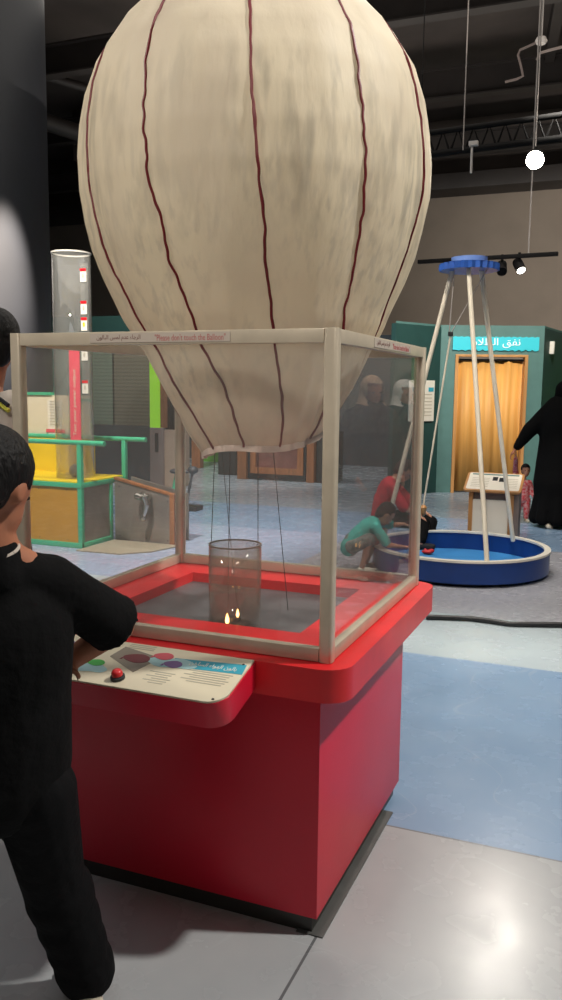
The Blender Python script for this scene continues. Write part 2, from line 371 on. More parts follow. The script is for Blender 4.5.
# lettering ----------------------------------------------------------------
AF = {'ا': 'ﺍﺍﺎﺎ', 'ب': 'ﺏﺑﺒﺐ', 'ج': 'ﺝﺟﺠﺞ', 'خ': 'ﺥﺧﺨﺦ', 'د': 'ﺩﺩﺪﺪ', 'ر': 'ﺭﺭﺮﺮ', 'س': 'ﺱﺳﺴﺲ', 'ظ': 'ﻅﻇﻈﻆ', 'ع': 'ﻉﻋﻌﻊ', 'ف': 'ﻑﻓﻔﻒ', 'ق': 'ﻕﻗﻘﻖ', 'ل': 'ﻝﻟﻠﻞ', 'م': 'ﻡﻣﻤﻢ', 'ن': 'ﻥﻧﻨﻦ', 'ه': 'ﻩﻫﻬﻪ', 'و': 'ﻭﻭﻮﻮ', 'ء': 'ﺀﺀﺀﺀ'}
def shape(s):
    out = []
    for w in s.split(' '):
        i = 0; r = ''; prev = False
        while i < len(w):
            c = w[i]
            if c == 'ل' and i+1 < len(w) and w[i+1] == 'ا':
                r += 'ﻼ' if prev else 'ﻻ'; prev = False; i += 2; continue
            nxt = i+1 < len(w) and w[i+1] != 'ء' and c not in 'ادروء'
            f = AF[c]; r += f[2] if (prev and nxt) else f[3] if prev else f[1] if nxt else f[0]
            prev = nxt; i += 1
        out.append(r[::-1])
    return ' '.join(out[::-1])
def text(body, width, height, centre, xdir, ydir, m, parent, name='lettering', depth=.001):
    c = bpy.data.curves.new('t', 'FONT'); c.body = body; c.align_x = 'CENTER'; c.align_y = 'CENTER'; c.extrude = .001; c.resolution_u = 2
    o = bpy.data.objects.new('t', c); COL.objects.link(o)
    dg = bpy.context.evaluated_depsgraph_get(); dg.update()
    me = bpy.data.meshes.new_from_object(o.evaluated_get(dg)); bpy.data.objects.remove(o)
    xs = [v.co.x for v in me.vertices]; ys = [v.co.y for v in me.vertices]; zs = [v.co.z for v in me.vertices]
    sx = width/(max(xs)-min(xs)); sy = height/(max(ys)-min(ys)); cx = (max(xs)+min(xs))/2; cy = (max(ys)+min(ys))/2
    X = Vector(xdir).normalized(); Y = Vector(ydir).normalized(); Z = X.cross(Y); C0 = Vector(centre)
    zr = max(zs)-min(zs) or 1
    for v in me.vertices: v.co = C0+X*(v.co.x-cx)*sx+Y*(v.co.y-cy)*sy+Z*((v.co.z-min(zs))/zr*depth)
    b = nb(); b.from_mesh(me); bpy.data.meshes.remove(me)
    return obj(name, b, m, parent, recalc=False)

# =================================================================== SETTING
b = nb(); box(b, -16, -7, -.1, 9, 19, 0); struct('floor', b, 'floor')
b = nb(); box(b, -16, 16, 0, 9, 16.2, 5.62); struct('wall_back', b, 'wall')
b = nb(); box(b, -16, 16.05, 5.62, 9, 16.25, 7.3); struct('wall_back_upper', b, 'ceil')
b = nb(); box(b, 6.5, -7, 0, 6.7, 16, 7); struct('wall_right', b, 'wall')
b = nb(); box(b, -14.2, -7, 0, -14, 16, 7); struct('wall_left', b, 'wall')
b = nb(); box(b, -16, -7.2, 0, 9, -7, 7); struct('wall_front', b, 'wall')
b = nb(); box(b, -16, -7, 7, 9, 19, 7.2); struct('ceiling', b, 'ceil')
b = nb(); lathe(b, [(1.19, 0), (1.19, 6.98)], (-7.0, 6.15, 0), 64); struct('column', b, 'column', 'all')

# ceiling beams and services
def beam(x0, y0, x1, y1, z, w=.16, h=.3):
    d = Vector((x1-x0, y1-y0, 0)); L_ = d.length; a = math.atan2(d.y, d.x)
    bb = nb(); mx = T(x0, y0, z) @ Matrix.Rotation(a, 4, 'Z')
    box(bb, 0, -w/2, 0, L_, w/2, .025, mx); box(bb, 0, -.012, .02, L_, .012, h-.02, mx); box(bb, 0, -w/2, h-.025, L_, w/2, h, mx)
    return bb
struct('trim_1', beam(-14, 9.3, 6.5, 9.3, 6.2, .2, .45), 'duct')
struct('trim_2', beam(-14, 12.2, 6.5, 12.2, 6.15, .2, .45), 'duct')
struct('trim_3', beam(-14, 14.6, 6.5, 14.6, 5.9, .2, .4), 'duct')
struct('trim_4', beam(-.2, 8.5, -.75, 12.2, 6.5, .14, .3), 'duct')
b = nb(); box(b, -14, 15.2, 5.45, 6.5, 15.95, 5.75, bev=.02); tag(obj('ventilation_duct', b, 'duct', smooth=True), 'dark rectangular duct along the top of the back wall', 'duct')
b = nb(); tube(b, [(-10.2, 8.2, 6.3), (-6.2, 13.8, 5.3)], .14, 14)
tag(obj('ventilation_pipe', b, 'duct', smooth=True), 'dark round pipe slanting under the ceiling between the column and the balloon', 'pipe')
b = nb(); tube(b, [(-9.4, 8.4, 6.6), (-5.9, 12.4, 6.02)], .07, 12)
tag(obj('ceiling_conduit', b, 'duct', smooth=True), 'thin dark conduit slanting above the round pipe near the column', 'pipe')
b = nb(); box(b, -9.8, 12.6, 5.95, -5.6, 14.2, 6.9, bev=.03)
tag(obj('duct_box', b, 'ceil', smooth=True), 'large dark duct box under the ceiling left of the balloon', 'duct')

# far things, right: the tunnel booth -------------------------------------
ZB = 2.43
A1 = on_z(396, 323, ZB); A2 = on_z(441.5, 327, ZB); A3 = on_z(545, 328, ZB); A4 = Vector((A3.x+.35, A3.y+2.6, ZB))
booth = thing('tunnel_booth', 'teal booth with a tan curtained doorway under a cyan sign', 'booth', (A2.x, A2.y, 0))
def wall_seg(bm, p, q, z0, z1, th=.08):
    d = (Vector((q[0], q[1], 0))-Vector((p[0], p[1], 0))); n = Vector((-d.y, d.x, 0)).normalized()*th
    pts = [(p[0], p[1]), (q[0], q[1]), (q[0]+n.x, q[1]+n.y), (p[0]+n.x, p[1]+n.y)]; prism(bm, pts, z0, z1)
def lerp2(p, q, t): return p+(q-p)*t
fx = (A3-A2); fx.z = 0; FL = fx.length; fx.normalize(); fn = Vector((fx.y, -fx.x, 0))      # fn points to the viewer
def bt(px): # distance along the booth face for a picture column, measured at door height
    d = ray(px, 430); den = d.x*(-fx.y)+d.y*fx.x
    t = ((A2.x-CAM.x)*(-fx.y)+(A2.y-CAM.y)*fx.x)/den; P = CAM+d*t; return (P-A2).dot(fx)
def bz(px, py):
    d = ray(px, py); den = d.x*(-fx.y)+d.y*fx.x
    t = ((A2.x-CAM.x)*(-fx.y)+(A2.y-CAM.y)*fx.x)/den; return (CAM+d*t).z
BM = Matrix((fx, -fn, Vector((0, 0, 1)))).transposed().to_4x4(); BM.translation = Vector((A2.x, A2.y, 0))  # local x along the face, y into the booth
dl, dr = bt(455), bt(522); dz = bz(490, 357)
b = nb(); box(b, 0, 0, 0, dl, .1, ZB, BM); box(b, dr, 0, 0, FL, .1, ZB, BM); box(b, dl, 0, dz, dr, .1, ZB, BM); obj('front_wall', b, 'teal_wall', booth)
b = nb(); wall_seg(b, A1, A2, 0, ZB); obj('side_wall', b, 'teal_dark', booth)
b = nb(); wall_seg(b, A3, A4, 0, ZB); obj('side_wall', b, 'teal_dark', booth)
b = nb(); prism(b, [(A1.x, A1.y), (A2.x, A2.y), (A3.x, A3.y), (A4.x, A4.y), (A1.x-.3, A1.y+3)], ZB, ZB+.03); obj('roof_panel', b, 'teal_wall', booth)
b = nb(); w = .035
box(b, dl-w, -.03, 0, dl+.01, .1, dz+w, BM, .004); box(b, dr-.01, -.03, 0, dr+w, .1, dz+w, BM, .004); box(b, dl+.01, -.03, dz, dr-.01, .1, dz+w, BM, .004)
obj('door_frame', b, 'wood', booth)
b = nb(); nn = 90; rows = []
for j in range(2):
    rows.append([])
    for i in range(nn+1):
        u = i/nn; x = dl+.01+u*(dr-dl-.02); y = .1+.008*math.sin(u*46+.9*math.sin(u*9))+.016*math.sin(u*19+2)
        rows[-1].append(b.verts.new(BM @ Vector((x, y+(.01*math.sin(u*30) if j else 0), .02 if j == 0 else dz-.05))))
for i in range(nn): b.faces.new((rows[0][i], rows[0][i+1], rows[1][i+1], rows[1][i]))
cu = obj('curtain', b, 'curtain', booth, 'all'); so = cu.modifiers.new('s', 'SOLIDIFY'); so.thickness = .008
b = nb(); tube(b, [BM @ Vector((dl, .07, dz-.04)), BM @ Vector((dr, .07, dz-.04))], .014); obj('curtain_rail', b, 'stage', booth, True)
sl, sr, sz0, sz1 = bt(449.5), bt(534.5), bz(495, 350.5), bz(495, 337)
b = nb(); edge = []
for i in range(41): u = i/40; edge.append((sl+(sr-sl)*u, sz0+.01*math.sin(i*1.9)+.006*math.sin(i*4.1)))
for i in range(41): u = 1-i/40; edge.append((sl+(sr-sl)*u, sz1+.006*math.sin(i*2.3)))
prism(b, edge, 0, .02, BM @ Matrix(((1, 0, 0, 0), (0, 0, -1, -.002), (0, 1, 0, 0), (0, 0, 0, 1))))
sg = obj('sign_board', b, 'cyan_sign', booth)
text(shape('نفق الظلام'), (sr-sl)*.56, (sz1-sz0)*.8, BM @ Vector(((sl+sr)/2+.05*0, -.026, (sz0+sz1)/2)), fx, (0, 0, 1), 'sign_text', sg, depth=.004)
P = A3+(A4-A3)*.16
b = nb(); box(b, P.x-.01, P.y-.06, bz(549, 353), P.x+.06, P.y+.06, bz(549, 340), bev=.01); obj('wall_light', b, 'white', booth, label='small white wall light')
# board on the side wall of the booth
sd = (A2-A1); sd.z = 0; sd.normalize(); sn = Vector((sd.y, -sd.x, 0)); P0 = lerp2(A1, A2, .52)
bd = thing('poster_board', 'white printed board with a blue mark on the dark teal wall', 'poster', (P0.x, P0.y, 1.3))
SM = Matrix((sd, -sn, Vector((0, 0, 1)))).transposed().to_4x4(); SM.translation = Vector((A1.x, A1.y, 0))
SL = (A2-A1).length
def stt(px, py):
    d = ray(px, py); den = d.x*(-sd.y)+d.y*sd.x
    t = ((A1.x-CAM.x)*(-sd.y)+(A1.y-CAM.y)*sd.x)/den; P = CAM+d*t; return (P-A1).dot(sd), P.z
x0, z1 = stt(409, 380); x1, z0 = stt(432, 421)
b = nb(); box(b, x0, -.03, z0, x1, -.003, z1, SM, .004); obj('board', b, 'white', bd)
b = nb(); box(b, x1-.14, -.036, z1-.16, x1-.03, -.031, z1-.1, SM); obj('logo', b, 'blueprint', bd)
b = nb(); box(b, x0+.05, -.036, z1-.16, x0+.3, -.031, z1-.1, SM); obj('title_strip', b, 'blueprint', bd)
b = nb()
for k in range(7): box(b, x0+.06, -.035, z0+.08+k*.05, x1-.06, -.031, z0+.092+k*.05, SM)
obj('print', b, 'textgrey', bd)

b = nb(); wall_seg(b, (A4.x-.2, A4.y+.3), (A4.x+3.5, A4.y+1.2), 0, 2.35); struct('wall_green', b, mat('dim_green_paint', (58, 112, 30), .6, var=.1))
# ------------------------------------------------------- far things, middle
FY = 12.4
def fy(px, py, Y=FY): return on_y(px, py, Y)
def slab(bm, px0, px1, py0, py1, Y, th=.12, z0=None, z1=None, bev=0):
    a = on_y(px0, py1, Y); c = on_y(px1, py0, Y); box(bm, a.x, Y, a.z if z0 is None else z0, c.x, Y+th, c.z if z1 is None else z1, bev=bev)
b = nb(); slab(b, 186, 452, 334, 470, 14.2, .12, 0); struct('wall_far', b, 'navy')
wc = thing('wooden_counter', 'orange wooden display stand with a framed panel seen below the balloon', 'display stand', (on_z(275, 481).x, on_z(275, 481).y, 0))
Y0 = on_z(275, 481).y
b = nb(); slab(b, 237, 247, 330, 478, Y0, .15, 0, 2.3, .01); obj('post', b, 'wood_dk', wc, True)
b = nb(); slab(b, 306, 316, 330, 483, Y0, .15, 0, 2.3, .01); obj('post', b, 'wood_dk', wc, True)
b = nb(); slab(b, 247, 306, 420, 480, Y0+.06, .06, .02); obj('back_panel', b, 'navy', wc)
b = nb(); a = on_y(250, 473, Y0); c = on_y(303, 446, Y0)
box(b, a.x, Y0-.0, a.z, c.x, Y0+.05, a.z+.1); box(b, a.x, Y0, c.z, c.x, Y0+.05, c.z+.1); box(b, a.x, Y0, a.z+.1, a.x+.1, Y0+.05, c.z); box(b, c.x-.1, Y0, a.z+.1, c.x, Y0+.05, c.z)
obj('picture_frame', b, 'wood_dk', wc)
b = nb(); box(b, a.x+.1, Y0+.03, a.z+.1, c.x-.1, Y0+.055, c.z); obj('picture_panel', b, mat('brown_red_print', (128, 78, 70), .5, var=.2), wc)
b = nb(); slab(b, 316, 334, 432, 484, Y0+.05, .5, 0, None, .01); tag(obj('dark_cabinet', b, 'stage', smooth=True), 'low black cabinet right of the orange wooden display stand', 'cabinet')
b = nb(); slab(b, 218, 236, 440, 472, Y0+.5, .4, 0, None, .01); tag(obj('black_cabinet', b, 'stage', smooth=True), 'low black cabinet left of the orange wooden display stand', 'cabinet')
b = nb(); slab(b, 199, 222, 340, 462, 13.6, .08, 0, 2.7); tag(obj('green_partition', b, 'green_wall'), 'bright leaf green partition seen through the case below the balloon', 'partition')
b = nb(); slab(b, 191.5, 200, 330, 470, 12.2, .15, 0, 2.7, .01); tag(obj('wooden_post', b, 'wood_dk', smooth=True), 'orange brown wooden post beside the green partition', 'post')
# cabinets and lime panel left of the case's back post
lc = thing('lime_display_cabinet', 'grey display cabinet with a bright lime panel above it', 'cabinet', (on_z(162, 490).x, on_z(162, 490).y, 0))
Y1 = on_z(157, 487).y
b = nb(); slab(b, 150, 163, 428, 487, Y1, .4, 0, None, .01); obj('lower_cabinet', b, 'grey_cab', lc, True)
b = nb(); slab(b, 163.3, 177, 430, 486, Y1+.04, .4, 0, None, .01); obj('side_cabinet', b, 'beige_cab', lc, True)
b = nb(); slab(b, 155, 158, 433, 452, Y1-.012, .011); obj('handle', b, 'stage', lc)
b = nb(); slab(b, 150, 160, 340, 427.5, Y1+.02, .2); obj('lime_panel', b, 'lime', lc)
b = nb(); slab(b, 160.3, 165, 340, 427.5, Y1+.02, .22); obj('wooden_edge', b, 'wood_dk', lc)
b = nb(); slab(b, 165.3, 178, 350, 430, Y1+.08, .1); obj('screen', b, 'screen', lc)
# partition left with roller shutter
YP = on_z(125, 480).y
pt_ = thing('shutter_partition', 'olive slatted shutter wall with teal panels behind the clear tube', 'partition', (on_z(120, 480).x, YP, 0))
ztop = on_y(110, 316, YP).z
b = nb(); slab(b, 114, 149, 345, 480, YP, .1, .9, ztop-.3); obj('shutter', b, 'shutter', pt_)
b = nb(); slab(b, 88, 113.6, 345, 480, YP, .1, .9, ztop-.3); obj('slatted_panel', b, 'olive', pt_)
b = nb(); slab(b, 88, 149, 345, 480, YP-.01, .12, 0, .89); obj('base_panel', b, 'dadoe', pt_)
b = nb(); slab(b, 40, 149.4, 300, 345, YP-.02, .16, ztop-.29, ztop); obj('header', b, 'teal_dark', pt_)
b = nb(); slab(b, 40, 87.6, 345, 480, YP, .1, 0, ztop-.3); obj('teal_panel', b, mat('pale_teal_panel', (112, 160, 146), .4, var=.06), pt_)

# exercise bike behind the ramp
P = on_y(178, 471, 7.2); bk = thing('exercise_bike', 'dark bike saddle on a green post behind the steel ramp', 'exercise bike', (P.x, 7.2, 0))
b = nb(); ell(b, (P.x, 7.2, P.z), (.1, .14, .035)); ell(b, (P.x+.04, 7.2, P.z+.0), (.14, .07, .03)); fuse('saddle', b, .012, 'saddle', bk)
b = nb(); tube(b, [(P.x-.01, 7.2, P.z-.02), (P.x-.07, 7.2, P.z-.3), (P.x-.1, 7.2, .05)], .03); obj('seat_post', b, 'mint', bk, True)
b = nb(); box(b, P.x-.4, 7.1, 0, P.x+.3, 7.3, .06, bev=.01); obj('base', b, 'stage', bk, True)
Q = on_y(193, 470, 7.2)
b = nb(); ell(b, (Q.x, 7.2, Q.z), (.07, .07, .05)); tube(b, [(Q.x, 7.2, Q.z), (Q.x-.1, 7.2, .05)], .02); fuse('handlebar', b, .012, 'saddle', bk)

# ------------------------------------------------ power exhibit (mint frame)
XR, YF = -3.97, 4.5; XL = -5.35; ZT = .62; YB = 5.24; ZR = .99
pe = thing('power_output_exhibit', 'mint green steel exhibit frame with yellow boards and an amber front', 'exhibit', (XR-.5, 4.9, 0))
def mbar(bm, x0, y0, z0, x1, y1, z1): box(bm, x0, y0, z0, x1, y1, z1, bev=.004)
t_ = .045
b = nb(); mbar(b, XR-t_, YF, 0, XR, YF+t_, ZR); obj('post', b, 'mint', pe, True)
b = nb(); mbar(b, XL, YF, 0, XL+t_, YF+t_, ZR); obj('post', b, 'mint', pe, True)
b = nb(); mbar(b, XR-t_, 4.98, 0, XR, 4.98+t_, ZT-.03); obj('post', b, 'mint', pe, True)
b = nb(); mbar(b, XR-t_+.02, YB-.02, ZT-.25, XR+.02, YB-.02+t_, ZR); obj('post', b, 'mint', pe, True)
b = nb(); tube(b, [(XL-.05, YF+.02, ZR), (XR+.25, YF+.02, ZR)], .024, 14); obj('top_rail', b, 'mint', pe, True)
b = nb(); tube(b, [(XL-.05, YB, ZR), (XR+.25, YB, ZR)], .024, 14); obj('top_rail', b, 'mint', pe, True)
b = nb(); mbar(b, XL, YF-.003, ZT-.05, XR, YF+.03, ZT-.005); mbar(b, XR-.03, YF, ZT-.05, XR+.003, YB, ZT-.005); obj('table_rail', b, 'mint', pe, True)
b = nb(); mbar(b, XL, YF-.002, .0, XR, YF+.03, .05); mbar(b, XR-.03, YF+.03, 0, XR+.002, 5.0, .05); obj('bottom_rail', b, 'mint', pe, True)
b = nb(); box(b, XL+.02, YF+.01, ZT-.006, XR-.01, YB, ZT+.006); obj('table_top', b, 'yel', pe)
b = nb(); box(b, XL+.02, YF+.012, .05, XR-t_, YF+.02, ZT-.05); fp = obj('front_panel', b, 'amber', pe)
for i in range(4):
    for zz in (.075, ZT-.075): b = nb(); ell(b, (XL+.25+i*.32, YF+.01, zz), (.006, .004, .006), seg=8); obj('screw', b, 'stage', fp, True)
b = nb(); box(b, XR-.02, YF+t_, .05, XR-.012, 4.98, ZT-.05); obj('side_panel', b, 'steel', pe)
b = nb(); box(b, XL+.02, YB-.02, ZT+.006, -4.32, YB, ZR-.02); obj('back_panel', b, 'yel', pe)
b = nb(); box(b, -5.3, YB+.02, ZR-.02, on_y(88, 400, YB).x, YB+.05, on_y(40, 395, YB).z); bp_ = obj('print_board', b, 'cream', pe)
zt = on_y(40, 395, YB).z
b = nb(); box(b, -5.25, YB+.005, zt-.0, -4.85, YB+.055, zt+.03); obj('mint_edge', b, 'mint', bp_)
b = nb(); box(b, -4.5, YB+.005, zt-.06, -4.36, YB+.018, zt-.03); obj('mint_tab', b, 'mint', bp_)
b = nb(); x0 = on_y(47, 400, YB).x; x1 = on_y(61, 400, YB).x; box(b, x0, YB+.005, ZR+.02, x1, YB+.018, zt-.05); pp = obj('notice_sheet', b, 'white', bp_)
b = nb(); box(b, x0-.02, YB-.0, ZR+.04, x1+.04, YB+.004, ZR+.075); obj('coral_strip', b, 'coral', bp_)
b = nb()
for k in range(9): box(b, x0+.03, YB+.0, ZR+.12+k*.03, x1-.03, YB+.004, ZR+.127+k*.03)
obj('print', b, 'textgrey', pp)
# clear tube with ball, banner and scale strip
TB = Vector((-4.29, 4.86, ZT))
tb = thing('clear_tube', 'tall clear acrylic tube standing on the yellow table', 'tube', TB)
b = nb(); lathe(b, [(.183, .007), (.183, 2.13), (.178, 2.13), (.178, .007)], TB, 48, closed=True); obj('tube_wall', b, 'acryl', tb, 'all')
b = nb(); lathe(b, [(.184, 2.125), (.187, 2.125), (.187, 2.14), (.176, 2.14), (.176, 2.125)], TB, 48); obj('tube_rim', b, mat('frosted_rim', (210, 206, 196), .3), tb, True)
b = nb(); x = on_y(81.5, 330, TB.y-.22).x-.09; box(b, x+.085, TB.y-.22, ZT+.4, x+.17, TB.y-.215, ZT+2.0); sp = obj('scale_strip', b, 'acryl', tb)
for k, pz in enumerate((275, 307.5, 324, 354, 387)):
    z = on_y(86, pz, TB.y-.22).z
    b = nb(); box(b, x+.09, TB.y-.226, z-.06, x+.155, TB.y-.222, z+.06); q = obj('scale_label', b, 'white', sp)
    b = nb(); box(b, x+.09, TB.y-.229, z+.035, x+.155, TB.y-.2265, z+.06); obj('red_cap', b, 'redcap', q)
    b = nb(); ell(b, (x+.122, TB.y-.228, z-.005), (.012, .002, .022), seg=10); obj('mark', b, 'yel' if k == 2 else 'textgrey', q)
x0 = on_y(70.5, 400, TB.y-.2).x; x1 = on_y(80.8, 400, TB.y-.2).x; zb0 = on_y(75, 441, TB.y-.2).z; zb1 = on_y(75, 348, TB.y-.2).z
b = nb(); box(b, x0, TB.y-.21, zb0, x1, TB.y-.202, zb1); bn = obj('banner', b, 'coral', tb)
text('Test your power output', .62, .045, ((x0+x1)/2, TB.y-.212, zb0+.36), (0, 0, 1), (-1, 0, 0), 'cream', bn, depth=.001)
b = nb(); ell(b, (TB.x+.02, TB.y-.02, ZT+.066+.006), (.066, .066, .066), seg=24); tag(obj('ball', b, 'grey_ball', smooth='all'), 'dark grey ball lying inside the clear tube', 'ball')
# ramp box with handle
rp = thing('ramp_box', 'steel sided ramp box with wooden edges and a lever handle', 'ramp', (-3.6, 5.05, 0))
pts = [(-3.955, .0), (-3.30, .0), (-3.30, .47), (-3.955, .605)]
b = nb(); prism(b, pts, 0, .02, Matrix(((1, 0, 0, 0), (0, 0, -1, 5.05), (0, 1, 0, 0), (0, 0, 0, 1)))); obj('side_panel', b, 'steel', rp)
b = nb(); prism(b, pts, 0, .02, Matrix(((1, 0, 0, 0), (0, 0, -1, 5.35), (0, 1, 0, 0), (0, 0, 0, 1)))); obj('side_panel', b, 'steel', rp)
b = nb(); prism(b, [(-3.96, .608), (-3.29, .47), (-3.29, .492), (-3.96, .63)], 0.28, .34, Matrix(((1, 0, 0, 0), (0, 0, -1, 5.36), (0, 1, 0, 0), (0, 0, 0, 1)))); obj('top_board', b, 'wood_dk', rp)
b = nb(); box(b, -3.335, 5.02, 0, -3.285, 5.12, .475); obj('end_board', b, 'wood_dk', rp)
b = nb(); tube(b, [(-3.57, 5.03, .45), (-3.57, 4.94, .45)], .045, 12); tube(b, [(-3.56, 4.95, .47), (-3.535, 4.94, .38), (-3.57, 4.935, .27)], [.05, .028, .024], 12); ell(b, (-3.575, 4.935, .26), (.034, .034, .036), seg=12)
tube(b, [(-3.67, 4.955, .47), (-3.54, 4.955, .44)], .034, 12)
fuse('lever_handle', b, .006, 'chrome', rp, 2)
for x, z in ((-3.9, .05), (-3.6, .045), (-3.36, .04), (-3.36, .42), (-3.65, .49), (-3.9, .54)): b = nb(); ell(b, (x, 5.028, z), (.008, .005, .008), seg=8); obj('screw', b, 'stage', rp, True)
b = nb(); prism(b, [(-3.95, 4.38), (-3.5, 4.40), (-3.3, 4.62), (-3.2, 5.0), (-3.95, 5.0)], .001, .012); 
tag(obj('tread_plate', b, 'plate'), 'speckled beige tread plate on the floor before the ramp box', 'floor plate')

# ------------------------------------------------------------ pendulum basin
PC = Vector((-.58, 5.13, 0)); R = .735
pb = thing('pendulum_basin', 'round blue basin under a tripod of cream poles', 'pendulum exhibit', PC)
b = nb(); lathe(b, [(R, .03), (R, .195), (R-.035, .195), (R-.035, .035), (R-.035, .03)], PC, 96, closed=True); obj('basin_wall', b, 'pool_blue', pb, True)
b = nb(); lathe(b, [(0, .025), (R-.035, .025), (R-.035, .045), (0, .045)], PC, 96); obj('basin_floor', b, 'pool_floor', pb, True)
b = nb(); lathe(b, [(R+.006, .195), (R+.006, .212), (R-.045, .212), (R-.045, .195)], PC, 96, closed=True); obj('rim', b, 'rim', pb, True)
b = nb(); lathe(b, [(0, 0), (R-.07, 0), (R-.07, .03), (0, .03)], PC, 64); obj('plinth', b, 'stage', pb, True)
DC = Vector((-.585, 5.085, 2.525))
b = nb(); pr_ = [(.23+.012*math.cos(k*PI), 2*PI*k/48) for k in range(48)]
prism(b, [(DC.x+r*math.cos(a), DC.y+r*math.sin(a)) for r, a in pr_], DC.z-.055, DC.z+.0, bev=.006)
dk = obj('top_disc', b, 'disc', pb, True)
b = nb(); lathe(b, [(0, .0), (.145, .0), (.145, .05), (0, .05)], DC, 40); obj('hub', b, mat('pale_blue_hub', (120, 150, 206), .4), dk, True)
def rimp(a, r=R-.02): return Vector((PC.x+r*math.cos(a), PC.y+r*math.sin(a), .2))
def pole(p, q, r=.019):
    b = nb(); tube(b, [p, q], r, 16); obj('leg', b, 'pole', pb, True)
f1 = on_z(487, 562, .205); f2 = on_z(513, 545, .05); f3 = on_z(382, 545, .205)
f2 = PC+(Vector((f2.x, f2.y, 0))-PC).normalized()*(R-.06); f2.z = .045
for p, q in ((DC+Vector((.02, -.15, -.03)), f1), (DC+Vector((.09, .03, -.03)), on_z(513, 541, .21)), (DC+Vector((-.13, -.02, -.03)), f3)): pole(p, q)
# release box hung on cords
BX = on_y(450.5, 334, 4.9)
b = nb(); box(b, BX.x-.018, BX.y-.018, BX.z-.018, BX.x+.018, BX.y+.018, BX.z+.018, bev=.003); rb = obj('release_box', b, 'stage', pb, True)
b = nb(); tube(b, [DC+Vector((-.1, -.1, -.05)), BX+Vector((-.01, 0, .02))], .004, 6); obj('cord', b, 'white_wire', rb)
b = nb(); tube(b, [DC+Vector((.16, -.08, -.05)), BX+Vector((.01, 0, .02))], .004, 6); obj('cord', b, 'white_wire', rb)
e = on_y(423.5, 505, 4.9)
b = nb(); tube(b, [BX+Vector((0, 0, -.02)), e], .008, 8); obj('pendulum_rope', b, 'pole', pb, True)
b = nb(); lathe(b, [(0, -.11), (.02, -.07), (.03, -.02), (.012, 0), (0, .0)], e, 16); obj('pendulum_bob', b, 'wood', pb, True)
P = on_z(424, 554, .045)
b = nb(); P.x += .03; ell(b, (P.x, P.y, .066), (.055, .032, .02)); ell(b, (P.x+.035, P.y, .08), (.03, .02, .02)); box(b, P.x-.03, P.y-.01, .06, P.x-.015, P.y+.01, .1)
tag(fuse('toy_boat', b, .008, 'toy', None, 2), 'small red plastic toy lying in the blue basin', 'toy')

# ----------------------------------------------------------------- info stand
YS = 6.45
st = thing('info_stand', 'white lectern stand with a slanted wood-edged information panel', 'stand', (-.45, YS, 0))
a = on_y(463, 489.5, YS); c = on_y(521, 491, YS); d_ = on_y(500, 473, YS+.3)
x0, x1, z0, z1 = a.x, c.x, a.z, d_.z
MS = Matrix.Translation((0, YS, z0)) @ Matrix.Rotation(math.atan2(z1-z0, .3), 4, 'X'); ln = math.hypot(.3, z1-z0)
b = nb(); prism(b, rrect(x0, 0, x1, ln, .03), -.025, 0, MS, .004); obj('top_panel', b, 'wood', st, True)
b = nb(); prism(b, rrect(x0+.022, .02, x1-.022, ln-.02, .02), 0, .003, MS); pn = obj('print_sheet', b, 'white', st)
b = nb(); xm = (x0+x1)/2
box(b, xm-.02, ln*.55, .003, xm+.03, ln*.75, .0045, MS); obj('pictogram', b, 'stage', pn)
b = nb(); box(b, xm+.045, ln*.5, .003, xm+.1, ln*.72, .0045, MS); obj('pictogram', b, 'stage', pn)
b = nb()
for k in range(6):
    box(b, x0+.06, ln*(.2+.09*k), .003, xm-.05, ln*(.2+.09*k)+.006, .0045, MS)
obj('print', b, 'textgrey', pn)
b = nb()
for k in range(6): box(b, xm+.12, ln*(.2+.09*k), .003, x1-.05, ln*(.2+.09*k)+.006, .0045, MS)
obj('print', b, 'textgrey', pn)
b = nb(); box(b, x0+.05, ln*.84, .003, x1-.05, ln*.9, .0045, MS); obj('title_strip', b, 'teal_wall', pn)
yb = YS+.06
b = nb(); box(b, x0+.05, yb, 0, x0+.09, yb+.2, z0+.0, bev=.003); obj('side_board', b, 'wood', st, True)
b = nb(); box(b, x1-.12, yb, 0, x1-.07, yb+.2, z0+.0, bev=.003); obj('side_board', b, 'wood', st, True)
b = nb(); box(b, x1-.07, yb+.01, 0, x1-.02, yb+.2, z0, bev=.003); obj('grey_side', b, 'grey_cab', st, True)
b = nb(); box(b, x0+.09, yb+.01, 0, x1-.12, yb+.03, z0-.1); obj('front_panel', b, 'white', st)
b = nb(); box(b, x0+.09, yb+.05, z0-.1, x1-.12, yb+.07, z0); obj('recess_panel', b, 'grey_cab', st)

# black cable on the floor
b = nb(); pts = []
for px, py in ((426, 617), (445, 617.5), (470, 618.5), (490, 621), (510, 624), (540, 624.5), (575, 625), (640, 626)):
    p = on_z(px, py, .018); pts.append(p)
tube(b, pts, .017, 10); tag(obj('floor_cable', b, 'wire', smooth=True), 'thick black cable lying across the floor before the blue basin', 'cable')

# =========================================================== BALLOON CABINET
W = 1.0; ZS = .797
cab = thing('exhibit_cabinet', 'red laminate cabinet carrying the glass case and the slanted information panel', 'cabinet', (-.5, .5, 0))
b = nb(); pr = rrect(-W-.055, -.05, .055, 1.05, .075)
